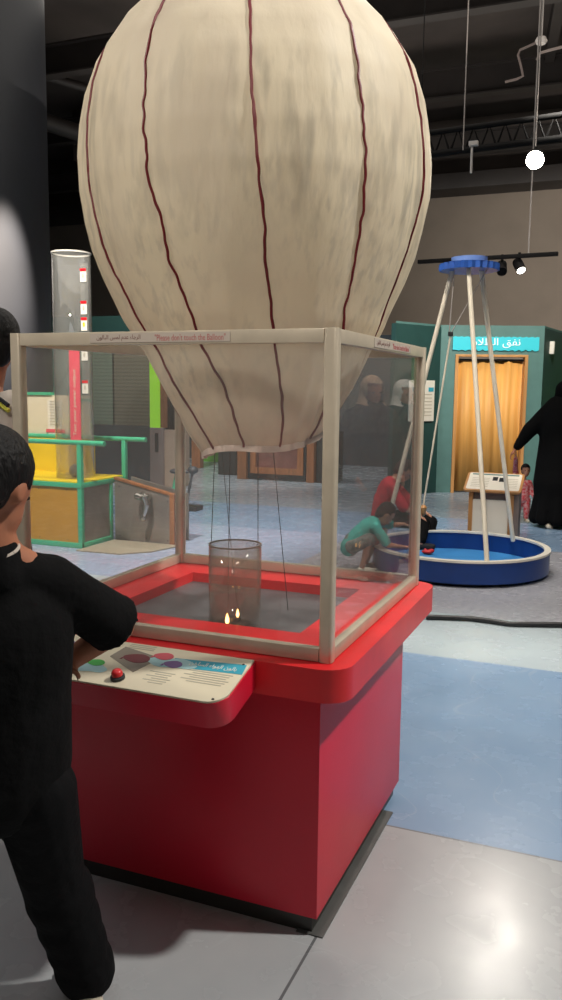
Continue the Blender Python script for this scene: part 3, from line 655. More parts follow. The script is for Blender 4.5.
# countertop with a recessed opening
HX0, HX1, HY0, HY1, REC = -.845, -.175, .235, .83, .035
zlo = ZS-.088
out_lo = [b.verts.new((x, y, zlo)) for x, y in pr]; out_hi = [b.verts.new((x, y, ZS)) for x, y in pr]
n_ = len(pr)
for i in range(n_): b.faces.new((out_lo[i], out_lo[(i+1) % n_], out_hi[(i+1) % n_], out_hi[i]))
b.faces.new(out_lo[::-1])
hole = [b.verts.new((x, y, ZS)) for x, y in ((HX0, HY0), (HX1, HY0), (HX1, HY1), (HX0, HY1))]; hl = [b.verts.new((v.co.x, v.co.y, ZS-REC)) for v in hole]
for i in range(4): b.faces.new((hole[i], hole[(i+1) % 4], hl[(i+1) % 4], hl[i]))
es = [b.edges.get((out_hi[i], out_hi[(i+1) % n_])) for i in range(n_)]+[b.edges.get((hole[i], hole[(i+1) % 4])) for i in range(4)]
bmesh.ops.triangle_fill(b, edges=es, use_beauty=True)
ct = obj('countertop', b, 'red_top', cab, True)
b = nb(); box(b, HX0, HY0, ZS-REC-.01, HX1, HY1, ZS-REC); obj('recess_tray', b, 'tray', cab)
b = nb(); box(b, -W+.042, .045, .048, -.042, .957, zlo, bev=.002); obj('body', b, 'red', cab, True)
b = nb(); box(b, -W+.06, .052, 0, -.058, .94, .048); obj('toe_kick', b, 'kick', cab)
b = nb(); box(b, -.1, .04, .0, -.022, .80, .004); obj('floor_strip', b, mat('grey_floor_strip', (84, 85, 83), .5, var=.15), cab)
# slanted console shelf with the printed panel
SH = math.hypot(.2, .052); SA = math.atan2(.052, .2)
MS = Matrix.Translation((0, -.05, ZS+.001)) @ Matrix.Rotation(SA, 4, 'X')
b = nb(); prism(b, rrect(-.815, -SH, -.19, .0, .055, (1, 1, 0, 0)), -.075, -.004, MS, .002); sh = obj('console_shelf', b, 'red', cab, True)
b = nb(); prism(b, rrect(-.812, -SH+.002, -.193, -.002, .05, (1, 1, 0, 0)), -.004, .002, MS, .001); gp = obj('graphic_panel', b, 'cream', cab, True)
def P2(px, py):
    n = MS.to_3x3() @ Vector((0, 0, 1)); o = MS @ Vector((0, 0, 0)); d = ray(px, py); t = (o-CAM).dot(n)/d.dot(n); q = MS.inverted() @ (CAM+d*t); return q.x, q.y
def flatpoly(pts, m, name, z=.0022, par=None):
    b = nb(); prism(b, pts, z, z+.0006, MS); return obj(name, b, m, par or gp)
ph = flatpoly([P2(110, 657), P2(126, 647.5), P2(161, 659), P2(133, 673)], 'photo', 'photo_print')
def balloon_print(px, py, sx, sy, m, z=.0032):
    cx, cy = P2(px, py); pts = []
    for k in range(28):
        a = 2*PI*k/28; pts.append((cx+sx*math.cos(a)*(1 if math.cos(a) > 0 else 1.25), cy+sy*math.sin(a)*(1-.25*max(0, -math.cos(a)))))
    flatpoly(pts, m, 'balloon_print', z)
    tx = cx-sx*1.25; flatpoly([(tx-.001, cy-.004), (tx+.004, cy-.004), (tx+.003, cy-.012), (tx-.004, cy-.014)], m, 'balloon_knot', z)
balloon_print(138, 659.5, .036, .021, 'darkbal')
flatpoly([(P2(172, 664)[0]+.075*math.cos(2*PI*k/20), P2(172, 664)[1]+.022*math.sin(2*PI*k/20)*(1+.2*math.sin(5*k))) for k in range(20)], 'palebl', 'water_print', .0024)
flatpoly([(P2(88, 668)[0]+.06*math.cos(2*PI*k/20), P2(88, 668)[1]+.02*math.sin(2*PI*k/20)*(1+.2*math.sin(5*k))) for k in range(20)], 'palebl', 'water_print', .0024)
balloon_print(165, 657.5, .026, .017, 'pink'); balloon_print(174, 665.5, .024, .016, 'purple', .0036); balloon_print(97, 663.5, .024, .015, 'greenp')
tl, tr = P2(175, 659), P2(247, 666); bl, br = P2(174, 667.5), P2(242, 675.5)
ts = flatpoly([tl, tr, br, bl], 'blueprint', 'title_strip')
ux = MS.to_3x3() @ Vector((1, 0, 0)); uy = MS.to_3x3() @ Vector((0, 1, 0))
cc = MS @ Vector(((tl[0]+tr[0]+bl[0]+br[0])/4+.012, (tl[1]+tr[1]+bl[1]+br[1])/4, .0030))
text(shape('بالون الهواء الساخن'), .135, .022, cc, ux, uy, 'white', ts, depth=.0006)
p, q = P2(66, 641), P2(90, 649); flatpoly([(-.80, p[1]), (-.69, p[1]), (-.70, p[1]-.02), (-.80, p[1]-.02)], 'violet', 'title_strip')
for (xa, xb, ya) in ((-.345, -.215, -.088), (-.44, -.365, -.118)):
    b = nb()
    for k in range(6): y = ya-k*.0095; box(b, xa+.02*(k % 2), y, .0022, xb-.006*(k % 3), y+.0035, .0027, MS)
    obj('print', b, 'textgrey', gp)
b = nb()
for k in range(3): box(b, -.56, -.012-k*.008, .0022, -.48, -.009-k*.008, .0027, MS)
obj('print', b, 'textgrey', gp)
cx, cy = P2(118, 679)
b = nb(); lathe(b, [(0, .002), (.019, .002), (.019, .009), (.013, .012), (0, .012)], (cx, cy, 0), 28, mx=MS); pbn = obj('push_button', b, 'stage', gp, True)
b = nb(); lathe(b, [(.0145, .0125), (.0145, .02), (.011, .026), (0, .028)], (cx, cy, 0), 28, mx=MS); obj('button_cap', b, 'toy', pbn, 'all', label='red button cap')
for px, py in ((243.5, 665.5), (213, 700)):
    b = nb(); x, y = P2(px, py); lathe(b, [(0, .002), (.004, .002), (.003, .0035), (0, .0035)], (x, y, 0), 12, mx=MS); obj('screw', b, 'stage', gp)

# display case
HC = .855; ZC = ZS+.001; ZT2 = ZS+HC; p_ = .036; rh = .036
case = thing('glass_display_case', 'open-topped glass display case with a champagne aluminium frame on the red cabinet', 'display case', (-.5, .5, ZC))
for (x, y) in ((0, 0), (-1, 0), (0, 1), (-1, 1)):
    sx = -1 if x == 0 else 1; sy = 1 if y == 0 else -1
    b = nb(); x0, x1 = sorted((x, x+sx*p_)); y0, y1 = sorted((y, y+sy*p_))
    prism(b, rrect(x0, y0, x1, y1, .009), ZC, ZT2, bev=.0015); obj('post', b, 'alu', case, True)
for z0 in (ZC, ZT2-rh):
    for y0 in (.003, 1-.003-.026):
        b = nb(); box(b, -1+p_, y0, z0+.0005, -p_, y0+.026, z0+rh-.0005, bev=.002); rl = obj('rail', b, 'alu', case, True)
        if y0 < .5 and z0 > 1:
            b = nb(); box(b, -.722, .0012, z0+.006, -.292, .0028, z0+.031); lb = obj('warning_label', b, 'label', rl)
            text('"Please don\'t touch the Balloon"', .21, .017, (-.41, .0011, z0+.018), (1, 0, 0), (0, 0, 1), 'textred', lb, depth=.0004)
            text(shape('الرجاء عدم لمس البالون'), .14, .018, (-.63, .0011, z0+.018), (1, 0, 0), (0, 0, 1), 'textdk', lb, depth=.0004)
    for x0 in (-1+.003, -.003-.026):
        b = nb(); box(b, x0, p_, z0+.0005, x0+.026, 1-p_, z0+rh-.0005, bev=.002); rl = obj('rail', b, 'alu', case, True)
        if x0 > -.5 and z0 > 1:
            b = nb(); box(b, -.0028, .335, z0+.006, -.0012, .765, z0+.031); lb = obj('warning_label', b, 'label', rl)
            text('"Please don\'t touch the Balloon"', .21, .017, (-.0011, .64, z0+.018), (0, 1, 0), (0, 0, 1), 'textred', lb, depth=.0004)
            text(shape('الرجاء عدم لمس البالون'), .14, .018, (-.0011, .43, z0+.018), (0, 1, 0), (0, 0, 1), 'textdk', lb, depth=.0004)
g = .005
for x0, y0, x1, y1 in ((-1+p_, .014, -p_, .014+g), (-1+p_, 1-.014-g, -p_, 1-.014), (-1+.014, p_, -1+.014+g, 1-p_), (-.014-g, p_, -.014, 1-p_)):
    b = nb(); box(b, x0, y0, ZC+rh-.002, x1, y1, ZT2-rh+.002); obj('glass_pane', b, 'glass', case)

# chimney and burner
ZR_ = ZS-REC; CC = Vector((-.432, .335, ZR_))
ch = thing('glass_chimney', 'smoky clear glass chimney open at the top in the recessed tray', 'chimney', CC)
b = nb(); lathe(b, [(.082, .0), (.082, .262), (.079, .262), (.079, .0)], CC, 56, closed=True); obj('cylinder_wall', b, 'chim', ch, 'all')
b = nb(); lathe(b, [(.0825, .258), (.083, .2625), (.0785, .2625), (.0788, .258)], CC, 56, closed=True); obj('rim', b, mat('chimney_rim', (120, 108, 96), .3), ch, True)
bu = thing('gas_burner', 'small gas burner with two orange flames inside the glass chimney', 'burner', CC)
b = nb(); lathe(b, [(0, .0), (.05, .0), (.05, .012), (.02, .018), (.02, .03), (0, .03)], CC, 24); obj('base', b, 'stage', bu, True)
for dx, dy, dz_, s in ((-.012, -.03, .012, 1.0), (.012, -.005, .03, .8)):
    b = nb(); c0 = CC+Vector((dx, dy, dz_)); lathe(b, [(0, 0), (.004*s, .003), (.0065*s, .01*s), (.005*s, .02*s), (.002*s, .03*s), (0, .036*s)], c0, 14); obj('flame', b, 'flame', bu, 'all')

# balloon --------------------------------------------------------------------
BA = Vector((-.447, .505, 0)); NG = 11
prof = [(2.765, 0), (2.755, .07), (2.73, .16), (2.671, .276), (2.60, .366), (2.54, .424), (2.445, .487), (2.36, .518), (2.269, .535), (2.18, .543), (2.08, .540), (1.989, .524), (1.91, .503), (1.83, .472), (1.76, .440), (1.699, .408), (1.655, .384), (1.612, .357), (1.54, .322), (1.476, .290), (1.42, .258), (1.38, .232), (1.345, .206), (1.325, .193)]
def radius(z):
    for (za, ra), (zb, rb_) in zip(prof, prof[1:]):
        if za >= z >= zb: t = (za-z)/(za-zb); return ra+(rb_-ra)*t
    return 0
prof = [(z, r*(.985 if z > 1.75 else 1)) for z, r in prof]
zs_ = []
for (za, ra), (zb, rb_) in zip(prof, prof[1:]):
    k = max(2, int(abs(za-zb)/.02)+1)
    for i in range(k): zs_.append(za+(zb-za)*i/k)
zs_.append(prof[-1][0])
SEAM0 = math.radians(-63.2)      # azimuth of the seam facing the camera
def surf(a, z, off=0.0):
    a = a+math.radians(-5+16*max(0, min(1, (2.5-z)/1.15))**1.8)
    r = radius(z); ph = ((a-math.radians(-5+16*max(0, min(1, (2.5-z)/1.15))**1.8)-SEAM0)/(2*PI/NG)) % 1.0
    t = max(0.0, min(1.0, (1.72-z)/.3)); up_ = max(0, min(1, (z-1.3)/.4))
    bulge = .012*math.sin(PI*ph)*min(1, r/.3)
    w = .006*noise.noise(Vector((a*4*1.3, z*5, 1.1)))+.004*noise.noise(Vector((math.cos(a)*9, math.sin(a)*9, z*4)))
    w += t*.014*noise.noise(Vector((math.cos(a)*7, math.sin(a)*7, z*2.2+5)))
    r = max(0, r-.008*min(1, r/.3)+bulge+w*min(1, r/.15)+off)
    dz = t*t*(.012*math.sin(a*3+.8)+.03*math.cos(a-.38))
    lean = .035*t
    return Vector((BA.x+lean+r*math.cos(a), BA.y+r*math.sin(a), z+dz))
hb = thing('hot_air_balloon', 'large cream cloth model balloon with dark red seams rising out of the case', 'balloon', (BA.x, BA.y, 1.31))
b = nb(); NA = 160; rings = []
for z in zs_:
    if radius(z) < .01: rings.append([b.verts.new((BA.x, BA.y, z))])
    else: rings.append([b.verts.new(surf(2*PI*k/NA, z)) for k in range(NA)])
for q, w in zip(rings, rings[1:]):
    for k in range(NA):
        if len(q) == 1: b.faces.new((q[0], w[(k+1) % NA], w[k]))
        else: b.faces.new((q[k], q[(k+1) % NA], w[(k+1) % NA], w[k]))
for v in b.verts: v.co -= Vector((BA.x, BA.y, 1.31))
env = obj('envelope', b, 'envelope', None, 'all'); env.parent = hb
for s in range(NG):
    a0 = SEAM0+2*PI*s/NG; b = nb(); pts = []; n = 150; rr = []
    for i in range(n+1):
        z = 2.755+(1.33-2.755)*i/n; wig = 1.0 if s else .5; a = a0+wig*(.012*noise.noise(Vector((s*7.3, z*9, 0)))+.006*noise.noise(Vector((s*3.1, z*28, 4))))/max(.3, radius(z))*1.1
        pts.append(surf(a, z, .002)); rr.append(.0040+.0012*noise.noise(Vector((s, z*20, 9))))
    tube(b, pts, rr, 6); obj('seam', b, 'seam', hb, True)
b = nb(); rg = []
for j, (dz, off) in enumerate(((.018, .002), (.012, .005), (-.012, .004), (-.012, -.003), (.012, -.003))):
    rg.append([])
    for k in range(NA):
        p = surf(2*PI*k/NA, 1.328, off); p.z += dz; rg[-1].append(b.verts.new(p))
for q, w in zip(rg, rg[1:]+rg[:1]):
    for k in range(NA): b.faces.new((q[k], q[(k+1) % NA], w[(k+1) % NA], w[k]))
obj('hem', b, 'hem', hb, True)
# guide wires from the mouth to the tray
gw = [((215, 452), (209, 551), 1.0), ((230, 452), (228, 606), 1.05), ((258, 450), (258, 606), 1.05), ((273, 449), (288, 560), 1.05), ((300, 446), (298, 575), .9)]
wires = [(-115, (-.51, .37)), (-80, (-.455, .30)), (-60, (-.415, .36)), (-35, (-.33, .40)), (150, (-.55, .60))]
posn = ['leftmost, beside the chimney', 'second from the left, crossing the chimney', 'middle one, ending at the chimney rim', 'fourth, just right of the chimney', 'rearmost, behind the chimney']
for i, ((p0, p1, _), lab) in enumerate(zip(gw, posn)):
    a = math.radians(wires[i][0]); tp = surf(a, 1.327); 
    if i < 4:
        d = ray(*p0); t = ((BA.y-.165+.05*(i in (3,)) )-CAM.y)/d.y; tp = CAM+d*t; tp.z = 1.318
    bt_ = Vector((wires[i][1][0], wires[i][1][1], ZR_))
    if i < 4: q = on_z(p1[0], 606 if i in (1, 2) else p1[1]+50, ZR_+.001); bt_ = Vector((q.x, q.y, ZR_))
    b = nb(); tube(b, [tp, bt_], .0013 if i < 4 else .001, 6)
    tag(obj('guide_wire', b, 'wire'), f'thin black guide wire below the balloon, {lab}', 'wire', 'guide wires of the balloon')
# hanging line of the balloon
b = nb(); tube(b, [(BA.x, BA.y, 2.76), (BA.x, BA.y, 7.0)], .002, 6); tag(obj('hanging_line', b, 'wire'), 'thin line carrying the top of the cream balloon', 'line')

# ================================================================ TRACK LAMPS
def spot_lamp(name, pos, target, label, lens='lamp', r=.055, L_=.17, group=None):
    pos = Vector(pos); t = thing(name, label, 'lamp', pos, group)
    x, y, z = frame_to(pos, target); mx = Matrix((x, y, z)).transposed().to_4x4(); mx.translation = pos
    b = nb(); lathe(b, [(0, -L_), (r*.9, -L_), (r, -L_+.01), (r, 0), (r*.9, 0), (r*.9, -.01), (0, -.012)], (0, 0, 0), 28, mx=mx); obj('housing', b, 'lampbody', t, True)
    b = nb(); lathe(b, [(0, -.008), (r*.86, -.008), (r*.86, -.004), (0, -.004)], (0, 0, 0), 28, mx=mx); obj('lens', b, lens, t)
    b = nb(); tube(b, [mx @ Vector((0, 0, -L_*.55)), mx @ Vector((0, 0, -L_*.55))+Vector((0, 0, r+.07))], .012, 8); obj('bracket', b, 'lampbody', t, True)
    return t
LP = at(535, 160, 7.0)
pls = spot_lamp('pendant_spotlight', LP, CAM+Vector((0, 0, -.3)), 'dazzling spotlight hanging high on a cord at the upper right', 'lamp', .075)
top = LP+Vector((0, 0, .1))
b = nb(); tube(b, [top, (LP.x-.0, LP.y, 7.0)], .0045, 8); obj('cord', b, 'white_wire', pls, True)
# lighting track with two small spots
TA = at(418, 262, 8.3); TBp = at(558, 254.5, 8.0); TBp.z = TA.z
tr_ = thing('lighting_track', 'black lighting track hanging above the tripod basin', 'lighting track', TA)
x, y, z = frame_to(TA, TBp); mx = Matrix((x, y, z)).transposed().to_4x4(); mx.translation = TA
b = nb(); box(b, -.018, -.018, 0, .018, .018, (TBp-TA).length, mx, .003); obj('track_bar', b, 'lampbody', tr_, True)
def tpos(px): 
    t = (px-418)/(558-418); return TA+(TBp-TA)*t
for px, lab, ln_, tg in ((505, 'small black track spot turned away, nearer the blue disc', 'lampbody', (-.5, 3.0, 0)), (524, 'small black track spot with a lit lens, at the end of the track', 'lamp2', (.5, 4.0, 0))):
    P = tpos(px)+Vector((0, 0, -.1)); s_ = spot_lamp('track_spotlight', P+Vector((0, 0, -.03)), Vector(tg)+Vector((.6, 0, 0)), lab, ln_, .045, .13, 'spotlights on the black track')
P = tpos(530)
b = nb(); tube(b, [P+Vector((0, 0, .018)), (P.x, P.y, 7.0)], .007, 8); obj('cord', b, 'white_wire', tr_, True)
P = at(466, 70, 9.0)
b = nb(); tube(b, [(P.x, P.y, at(462, 150, 9.0).z), (P.x, P.y, 7.0)], .006, 8); tag(obj('suspension_wire', b, 'white_wire', smooth=True), 'single pale cord hanging in front of the dark ceiling right of the balloon', 'cord')
# services on the beams
P = at(541, 44, 10.5); b = nb(); lathe(b, [(0, 0), (.05, 0), (.07, .03), (.05, .07), (.012, .08), (.012, 7.0-P.z), (0, 7.0-P.z)], P, 20); sd_ = tag(obj('smoke_detector', b, 'detector', smooth=True), 'small round white detector under the dark ceiling at the upper right', 'detector')
b = nb(); tube(b, [P+Vector((-.02, 0, .03)), at(520, 50, 10.5), at(518, 55, 10.5), at(521, 66, 10.5), at(523, 76, 10.5), at(517, 79, 10.5), at(505, 82, 10.5)], .014, 8)
obj('flexible_conduit', b, mat('grey_conduit', (104, 92, 88), .6), sd_, True)
b = nb(); tube(b, [at(537, 60, 10.5), at(540, 53, 10.5), at(550, 50, 10.5), at(562, 47, 10.5), at(580, 42, 10.5)], .016, 8)
tag(obj('rigid_conduit', b, mat('light_grey_conduit', (132, 120, 114), .6), smooth=True), 'light grey conduit leaving the picture right of the white detector', 'conduit')
b = nb(); A_ = at(420, 156, 9.5); B_ = at(562, 138, 9.2); tube(b, [A_, B_], .035, 10); tube(b, [A_+Vector((0, 0, .22)), B_+Vector((0, 0, .22))], .03, 10)
for k in range(9):
    t0 = k/9; t1 = (k+.5)/9; t2 = (k+1)/9; tube(b, [A_.lerp(B_, t0), A_.lerp(B_, t1)+Vector((0, 0, .22)), A_.lerp(B_, t2)], .014, 6)

for k in (0, 1): q = A_.lerp(B_, k); tube(b, [q, (q.x, q.y, 7.0)], .006, 6)
tag(obj('hanging_truss', b, 'lampbody', smooth=True), 'dark horizontal lighting truss between the balloon and the dazzling spotlight', 'truss')
P = at(471, 173, 9.0); b = nb(); tube(b, [P, P+Vector((0, 0, .3))], .012, 8); box(b, P.x-.03, P.y-.03, P.z+.26, P.x+.06, P.y+.03, P.z+.3)
tag(obj('hanging_bracket', b, 'detector', smooth=True), 'short dark bracket with a hanging pin under the truss beside the balloon', 'bracket')

# ==================================================================== PEOPLE
def head_shells(bm, c, f, u, h):
    """c centre, f facing, u up, h head height"""
    f = Vector(f).normalized(); u = Vector(u); u = (u-f*u.dot(f)).normalized(); s = f.cross(u); Rm = Matrix((s, f, u)).transposed()
    def L(x, y, z): return Vector(c)+Rm @ Vector((x*h, y*h, z*h))
    ell(bm, L(0, -.04, .08), (.335*h, .40*h, .40*h), Rm); ell(bm, L(0, .10, -.17), (.255*h, .27*h, .30*h), Rm); ell(bm, L(0, .2, -.38), (.13*h, .12*h, .09*h), Rm)
    ell(bm, L(0, .38, -.09), (.045*h, .07*h, .07*h), Rm, 12); ell(bm, L(0, .355, .0), (.035*h, .04*h, .11*h), Rm, 12)
    ell(bm, L(0, .345, -.25), (.10*h, .04*h, .03*h), Rm, 12)
    for k in (-1, 1): ell(bm, L(.335*k, -.03, -.04), (.035*h, .075*h, .12*h), Rm, 12)
    return L, Rm, f, u, s
def hand_shells(bm, wrist, d, nrm, s, curl=.5):
    """palm and five fingers; d = direction, nrm = back of the hand, s = hand length"""
    d = Vector(d).normalized(); n = Vector(nrm); n = (n-d*n.dot(d)).normalized(); side = d.cross(n); w = Vector(wrist)
    Rm = Matrix((side, d, n)).transposed()
    ell(bm, w+d*.27*s, (.21*s, .30*s, .085*s), Rm, 14)
    for k, (o, L_) in enumerate(((-.155, .36), (-.05, .42), (.055, .40), (.15, .31))):
        p = w+d*.48*s+side*o*s; r = .048*s; dd = (d+side*o*.5).normalized(); ang = 0
        for j, q in enumerate((.45, .32, .25)):
            ang += curl*(.5+.4*j); v = dd*math.cos(ang)-n*math.sin(ang); e = p+v*L_*q*s; cone(bm, p, e, r*(1-.12*j), r*(1-.12*(j+1)), 8); p = e
    p = w+d*.14*s-side*.15*s; v = (d*.65-side*.7-n*.25).normalized(); e = p+v*.24*s; cone(bm, p, e, .062*s, .052*s, 8); cone(bm, e, e+(d*.9-side*.2-n*.35).normalized()*.2*s, .05*s, .04*s, 8)
def eyes(L, h, par):
    for k in (-1, 1):
        b = nb(); ell(b, L(.13*k, .335, .02), (.04*h, .03*h, .025*h), None, 10); obj('eye', b, 'dark_eye', par, 'all')
    b = nb(); ell(b, L(0, .385, -.25), (.075*h, .015*h, .018*h), None, 10); obj('mouth', b, 'lips', par, 'all')

def person(name, label, J, hh, vox, skin='skin', group=None, hair='hair', hairlen=0, top=None, bottom=None, shoes='shoe_white', topmat='black_cloth', botmat='black_trousers', sleeve=.75, leglen=.95, sc=1.0, belly=1.0, cat='person', loose=1.0):
    """J: joints; hh: head height; sc: girth scale"""
    J = {k: Vector(v) for k, v in J.items()}
    root = thing(name, label, cat, (J['pel'].x, J['pel'].y, 0), group)
    b = nb(); f = J['face']; L, Rm, fv, uv, sv = head_shells(b, J['head'], f, J.get('hup', Vector((0, 0, 1))), hh)
    side = (J['shR']-J['shL']).normalized()
    g = sc
    cone(b, J['neck'], L(0, -.08, -.25), .052*g, .048*g, 14)
    cone(b, J['neck']+Vector((0, 0, -.02)), J['shR'], .05*g, .047*g); cone(b, J['neck']+Vector((0, 0, -.02)), J['shL'], .05*g, .047*g)
    cone(b, J['chest'], J['belly'], .135*g, .115*g, 18, .68, side); cone(b, J['belly'], J['pel'], .115*g, .135*g, 18, .72, side)
    cone(b, J['neck'], J['chest'], .06*g, .11*g, 18, .7, side)
    for S in 'LR':
        cone(b, J['sh'+S], J['el'+S], .048*g, .038*g); cone(b, J['el'+S], J['wr'+S], .038*g, .025*g)
        hand_shells(b, J['wr'+S], J['hd'+S], J['hn'+S], J.get('hs', Vector((.16*g, 0, 0))).x, J.get('curl', Vector((.5, 0, 0))).x)
        cone(b, J['hp'+S], J['kn'+S], .082*g, .055*g); cone(b, J['kn'+S], J['an'+S], .056*g, .034*g)
        a = J['an'+S]; t = J['ft'+S]; n = (t-a); n.z = 0; n.normalize(); cone(b, a+Vector((0, 0, -.02*g)), a-n*.02*g+Vector((0, 0, -.035*g)), .035*g, .03*g); cone(b, Vector((a.x, a.y, t.z+.02*g)), t+Vector((0, 0, .012*g)), .036*g, .026*g)
    body = fuse('body', b, vox, skin, root, 2)
    eyes(L, hh, root)
    # hair cap
    if hair:
        b = nb(); ell(b, L(0, -.075, .13), (.37*hh, .41*hh, .41*hh), Rm); ell(b, L(0, -.20, -.08), (.31*hh, .26*hh, .26*hh), Rm); ell(b, L(0, -.24, -.22), (.2*hh, .16*hh, .2*hh), Rm)
        hb2 = fuse('hair', b, vox, hair, root, 1)
        # clear the face by carving the front lower half
        me = hb2.data; bb = nb(); bb.from_mesh(me); inv = Rm.transposed()
        dl_ = [v for v in bb.verts if ((q := inv @ (v.co-J['head']))[1] > .13*hh and q[2] < .23*hh) or (q[1] > -.06*hh and q[2] < .02*hh)]
        bmesh.ops.delete(bb, geom=dl_, context='VERTS'); bb.to_mesh(me); bb.free()
        so = hb2.modifiers.new('s', 'SOLIDIFY'); so.thickness = .006*g; so.offset = -1
    e = .018*g
    lo = loose
    b = nb()
    cone(b, J['neck']+Vector((0, 0, -.03*g)), J['neck']+Vector((0, 0, -.06*g)), .064*g, .07*g); cone(b, J['neck']+Vector((0, 0, -.045*g)), J['shR'], .05*g, .062*g); cone(b, J['neck']+Vector((0, 0, -.045*g)), J['shL'], .05*g, .062*g)
    cone(b, J['neck']+Vector((0, 0, -.055*g)), J['chest'], .07*g, .14*g*lo, 18, .75, side)
    cone(b, J['chest'], J['belly'], .152*g*lo, .148*g*lo, 18, .74, side); cone(b, J['belly'], J['pel'], .148*g*lo, .158*g*lo, 18, .78, side)
    for S in 'LR':
        E_ = J['sh'+S].lerp(J['el'+S], min(1, sleeve)); cone(b, J['sh'+S], J['sh'+S].lerp(E_, .8) if lo > 1 else E_, .066*g, .066*g)
        if lo > 1: tube(b, [J['sh'+S], E_, J['sh'+S].lerp(J['el'+S], min(1, sleeve)+.06)], [.06*g, .072*g, .078*g], 20)
        if lo > 1: cone(b, J['sh'+S]+Vector((0, 0, -.02)), J['chest']*.6+J['sh'+S]*.4, .06*g, .08*g)
        if sleeve > 1: cone(b, J['el'+S], J['el'+S].lerp(J['wr'+S], sleeve-1), .06*g, .046*g)
    top_o = fuse('top', b, vox, topmat, root, 3)
    b = nb(); cone(b, J['pel']+Vector((0, 0, .02)), J['pel'], .13*g, .145*g*lo**.5, 18, .75, side)
    for S in 'LR':
        K = J['kn'+S]; A = J['an'+S]; lk = lo**.9
        if leglen > 1:
            cone(b, J['hp'+S], K, .1*g*lo**.5, .078*g*lk); cone(b, K, K.lerp(A, leglen-1), .078*g*lk, .062*g*lk)
            if lo > 1:      # loose folds
                for q, rr in ((.15, .088), (.45, .083), (.72, .079), (.97, .079)):
                    c = K.lerp(A, q*(leglen-1)); d = (A-K).normalized(); cone(b, c-d*.012+side*.006, c+d*.012+side*.006, rr*g*1.02, rr*g*.98)
        else: cone(b, J['hp'+S], J['hp'+S].lerp(K, leglen), .1*g, .085*g)
    fuse('trousers', b, vox, botmat, root, 3)
    if shoes:
        for S in 'LR':
            a = J['an'+S]; t = J['ft'+S]; n = (t-a); n.z = 0; n.normalize(); b = nb()
            cone(b, Vector((a.x, a.y, t.z+.035*g))-n*.025*g, t+Vector((0, 0, .03*g))+n*.01, .042*g, .036*g, 12); box(b, -.04*g, -.075*g, t.z, .04*g, (t-a).length*.0+.14*g, t.z+.02*g, Matrix.Translation((a.x, a.y, 0)) @ Matrix.Rotation(math.atan2(-n.x, n.y), 4, 'Z'), .008*g)
            fuse('shoe', b, vox, shoes, root, 1)
    return root, L, J

# ---- boy in black at the panel (standing on the floor before the cabinet)
Dr = Vector((.985, .17, 0)); Df = Vector((-.17, .985, 0))
nk = at(-9, 545, 1.74); hd = at(-9, 487, 1.745)
shR = at(48, 582, 1.80); shL = nk-(shR-nk)*.98; shL.z = shR.z+.005
elR = at(119, 627, 1.93); wrR = at(50, 673, 1.95)
pel = at(6, 770, 1.84); ch_ = at(8, 640, 1.78); be = at(8, 705, 1.81)
hpR = at(34, 790, 1.84); hpL = pel-(hpR-pel)*1.0
knR = at(54, 885, 1.93); anR = at(84, 985, 1.97); anR.z = .075
ftR = anR+Vector((-.06, .05, 0)); ftR.z = 0
anL = Vector((pel.x-.24, pel.y-.12, .075)); knL = hpL.lerp(anL, .5)+Vector((0, .05, 0)); ftL = anL+Vector((-.05, .15, 0)); ftL.z = 0
elL = shL+Vector((-.03, .06, -.22)); wrL = elL+Vector((.04, .2, .02))
face = Vector((-.05, .88, -.42))
boy, Lb, Jb = person('person', 'boy in black t-shirt and black trousers seen from behind, leaning over the printed panel',
       dict(head=hd, face=face, neck=nk, shR=shR, shL=shL, elR=elR, elL=elL, wrR=wrR, wrL=wrL, hdR=(-.9, .1, -.2), hnR=(0, 0, 1), hdL=(.5, .7, -.2), hnL=(0, 0, 1), hs=(.155, 0, 0),
            chest=ch_, belly=be, pel=pel, hpR=hpR, hpL=hpL, knR=knR, knL=knL, anR=anR, anL=anL, ftR=ftR, ftL=ftL),
       .228, .007, sleeve=.86, leglen=2.0, sc=.93, loose=1.02)
b = nb(); rg = [nk+Vector((.052*math.cos(2*PI*k/24), .05*math.sin(2*PI*k/24), -.012+.012*math.sin(2*PI*k/24))) for k in range(25)]
tube(b, rg, .005, 6, False); obj('collar', b, 'grey_shirt', boy, True, label='pale collar edge')

# ---- young man in the pale jersey beyond the case
bx_, by_ = -1.60, .60
mR = Vector((.97, -.24, 0)); mF = Vector((.24, .97, 0)); o = Vector((bx_, by_, 0)); Z_ = Vector((0, 0, 1))
def mk(r, f, z): return o+mR*r+mF*f+Z_*z
_, Lm, Jm = person('person', 'man with short black hair in a pale grey jersey standing left of the glass case',
       dict(head=mk(.02, .02, 1.665), face=Vector((-.75, .66, -.1)), neck=mk(0, 0, 1.47), shR=mk(.13, 0, 1.43), shL=mk(-.15, 0, 1.43), elR=mk(.13, -.03, 1.15), elL=mk(-.2, .02, 1.14), wrR=mk(-.04, .2, 1.12), wrL=mk(-.17, .14, .92),
            hdR=-mR+mF*.2, hnR=mF, hdL=(0, .3, -1), hnL=-mR, hs=(.18, 0, 0), chest=mk(0, 0, 1.28), belly=mk(0, 0, 1.1), pel=mk(0, 0, .93), hpR=mk(.09, 0, .88), hpL=mk(-.09, 0, .88),
            knR=mk(.1, .02, .48), knL=mk(-.1, .02, .48), anR=mk(.11, 0, .08), anL=mk(-.11, 0, .08), ftR=mk(.12, .17, 0), ftL=mk(-.12, .17, 0)),
       .245, .012, topmat='grey_shirt', sleeve=1.35, leglen=1.93, sc=.9)
man = bpy.data.objects['person.001']
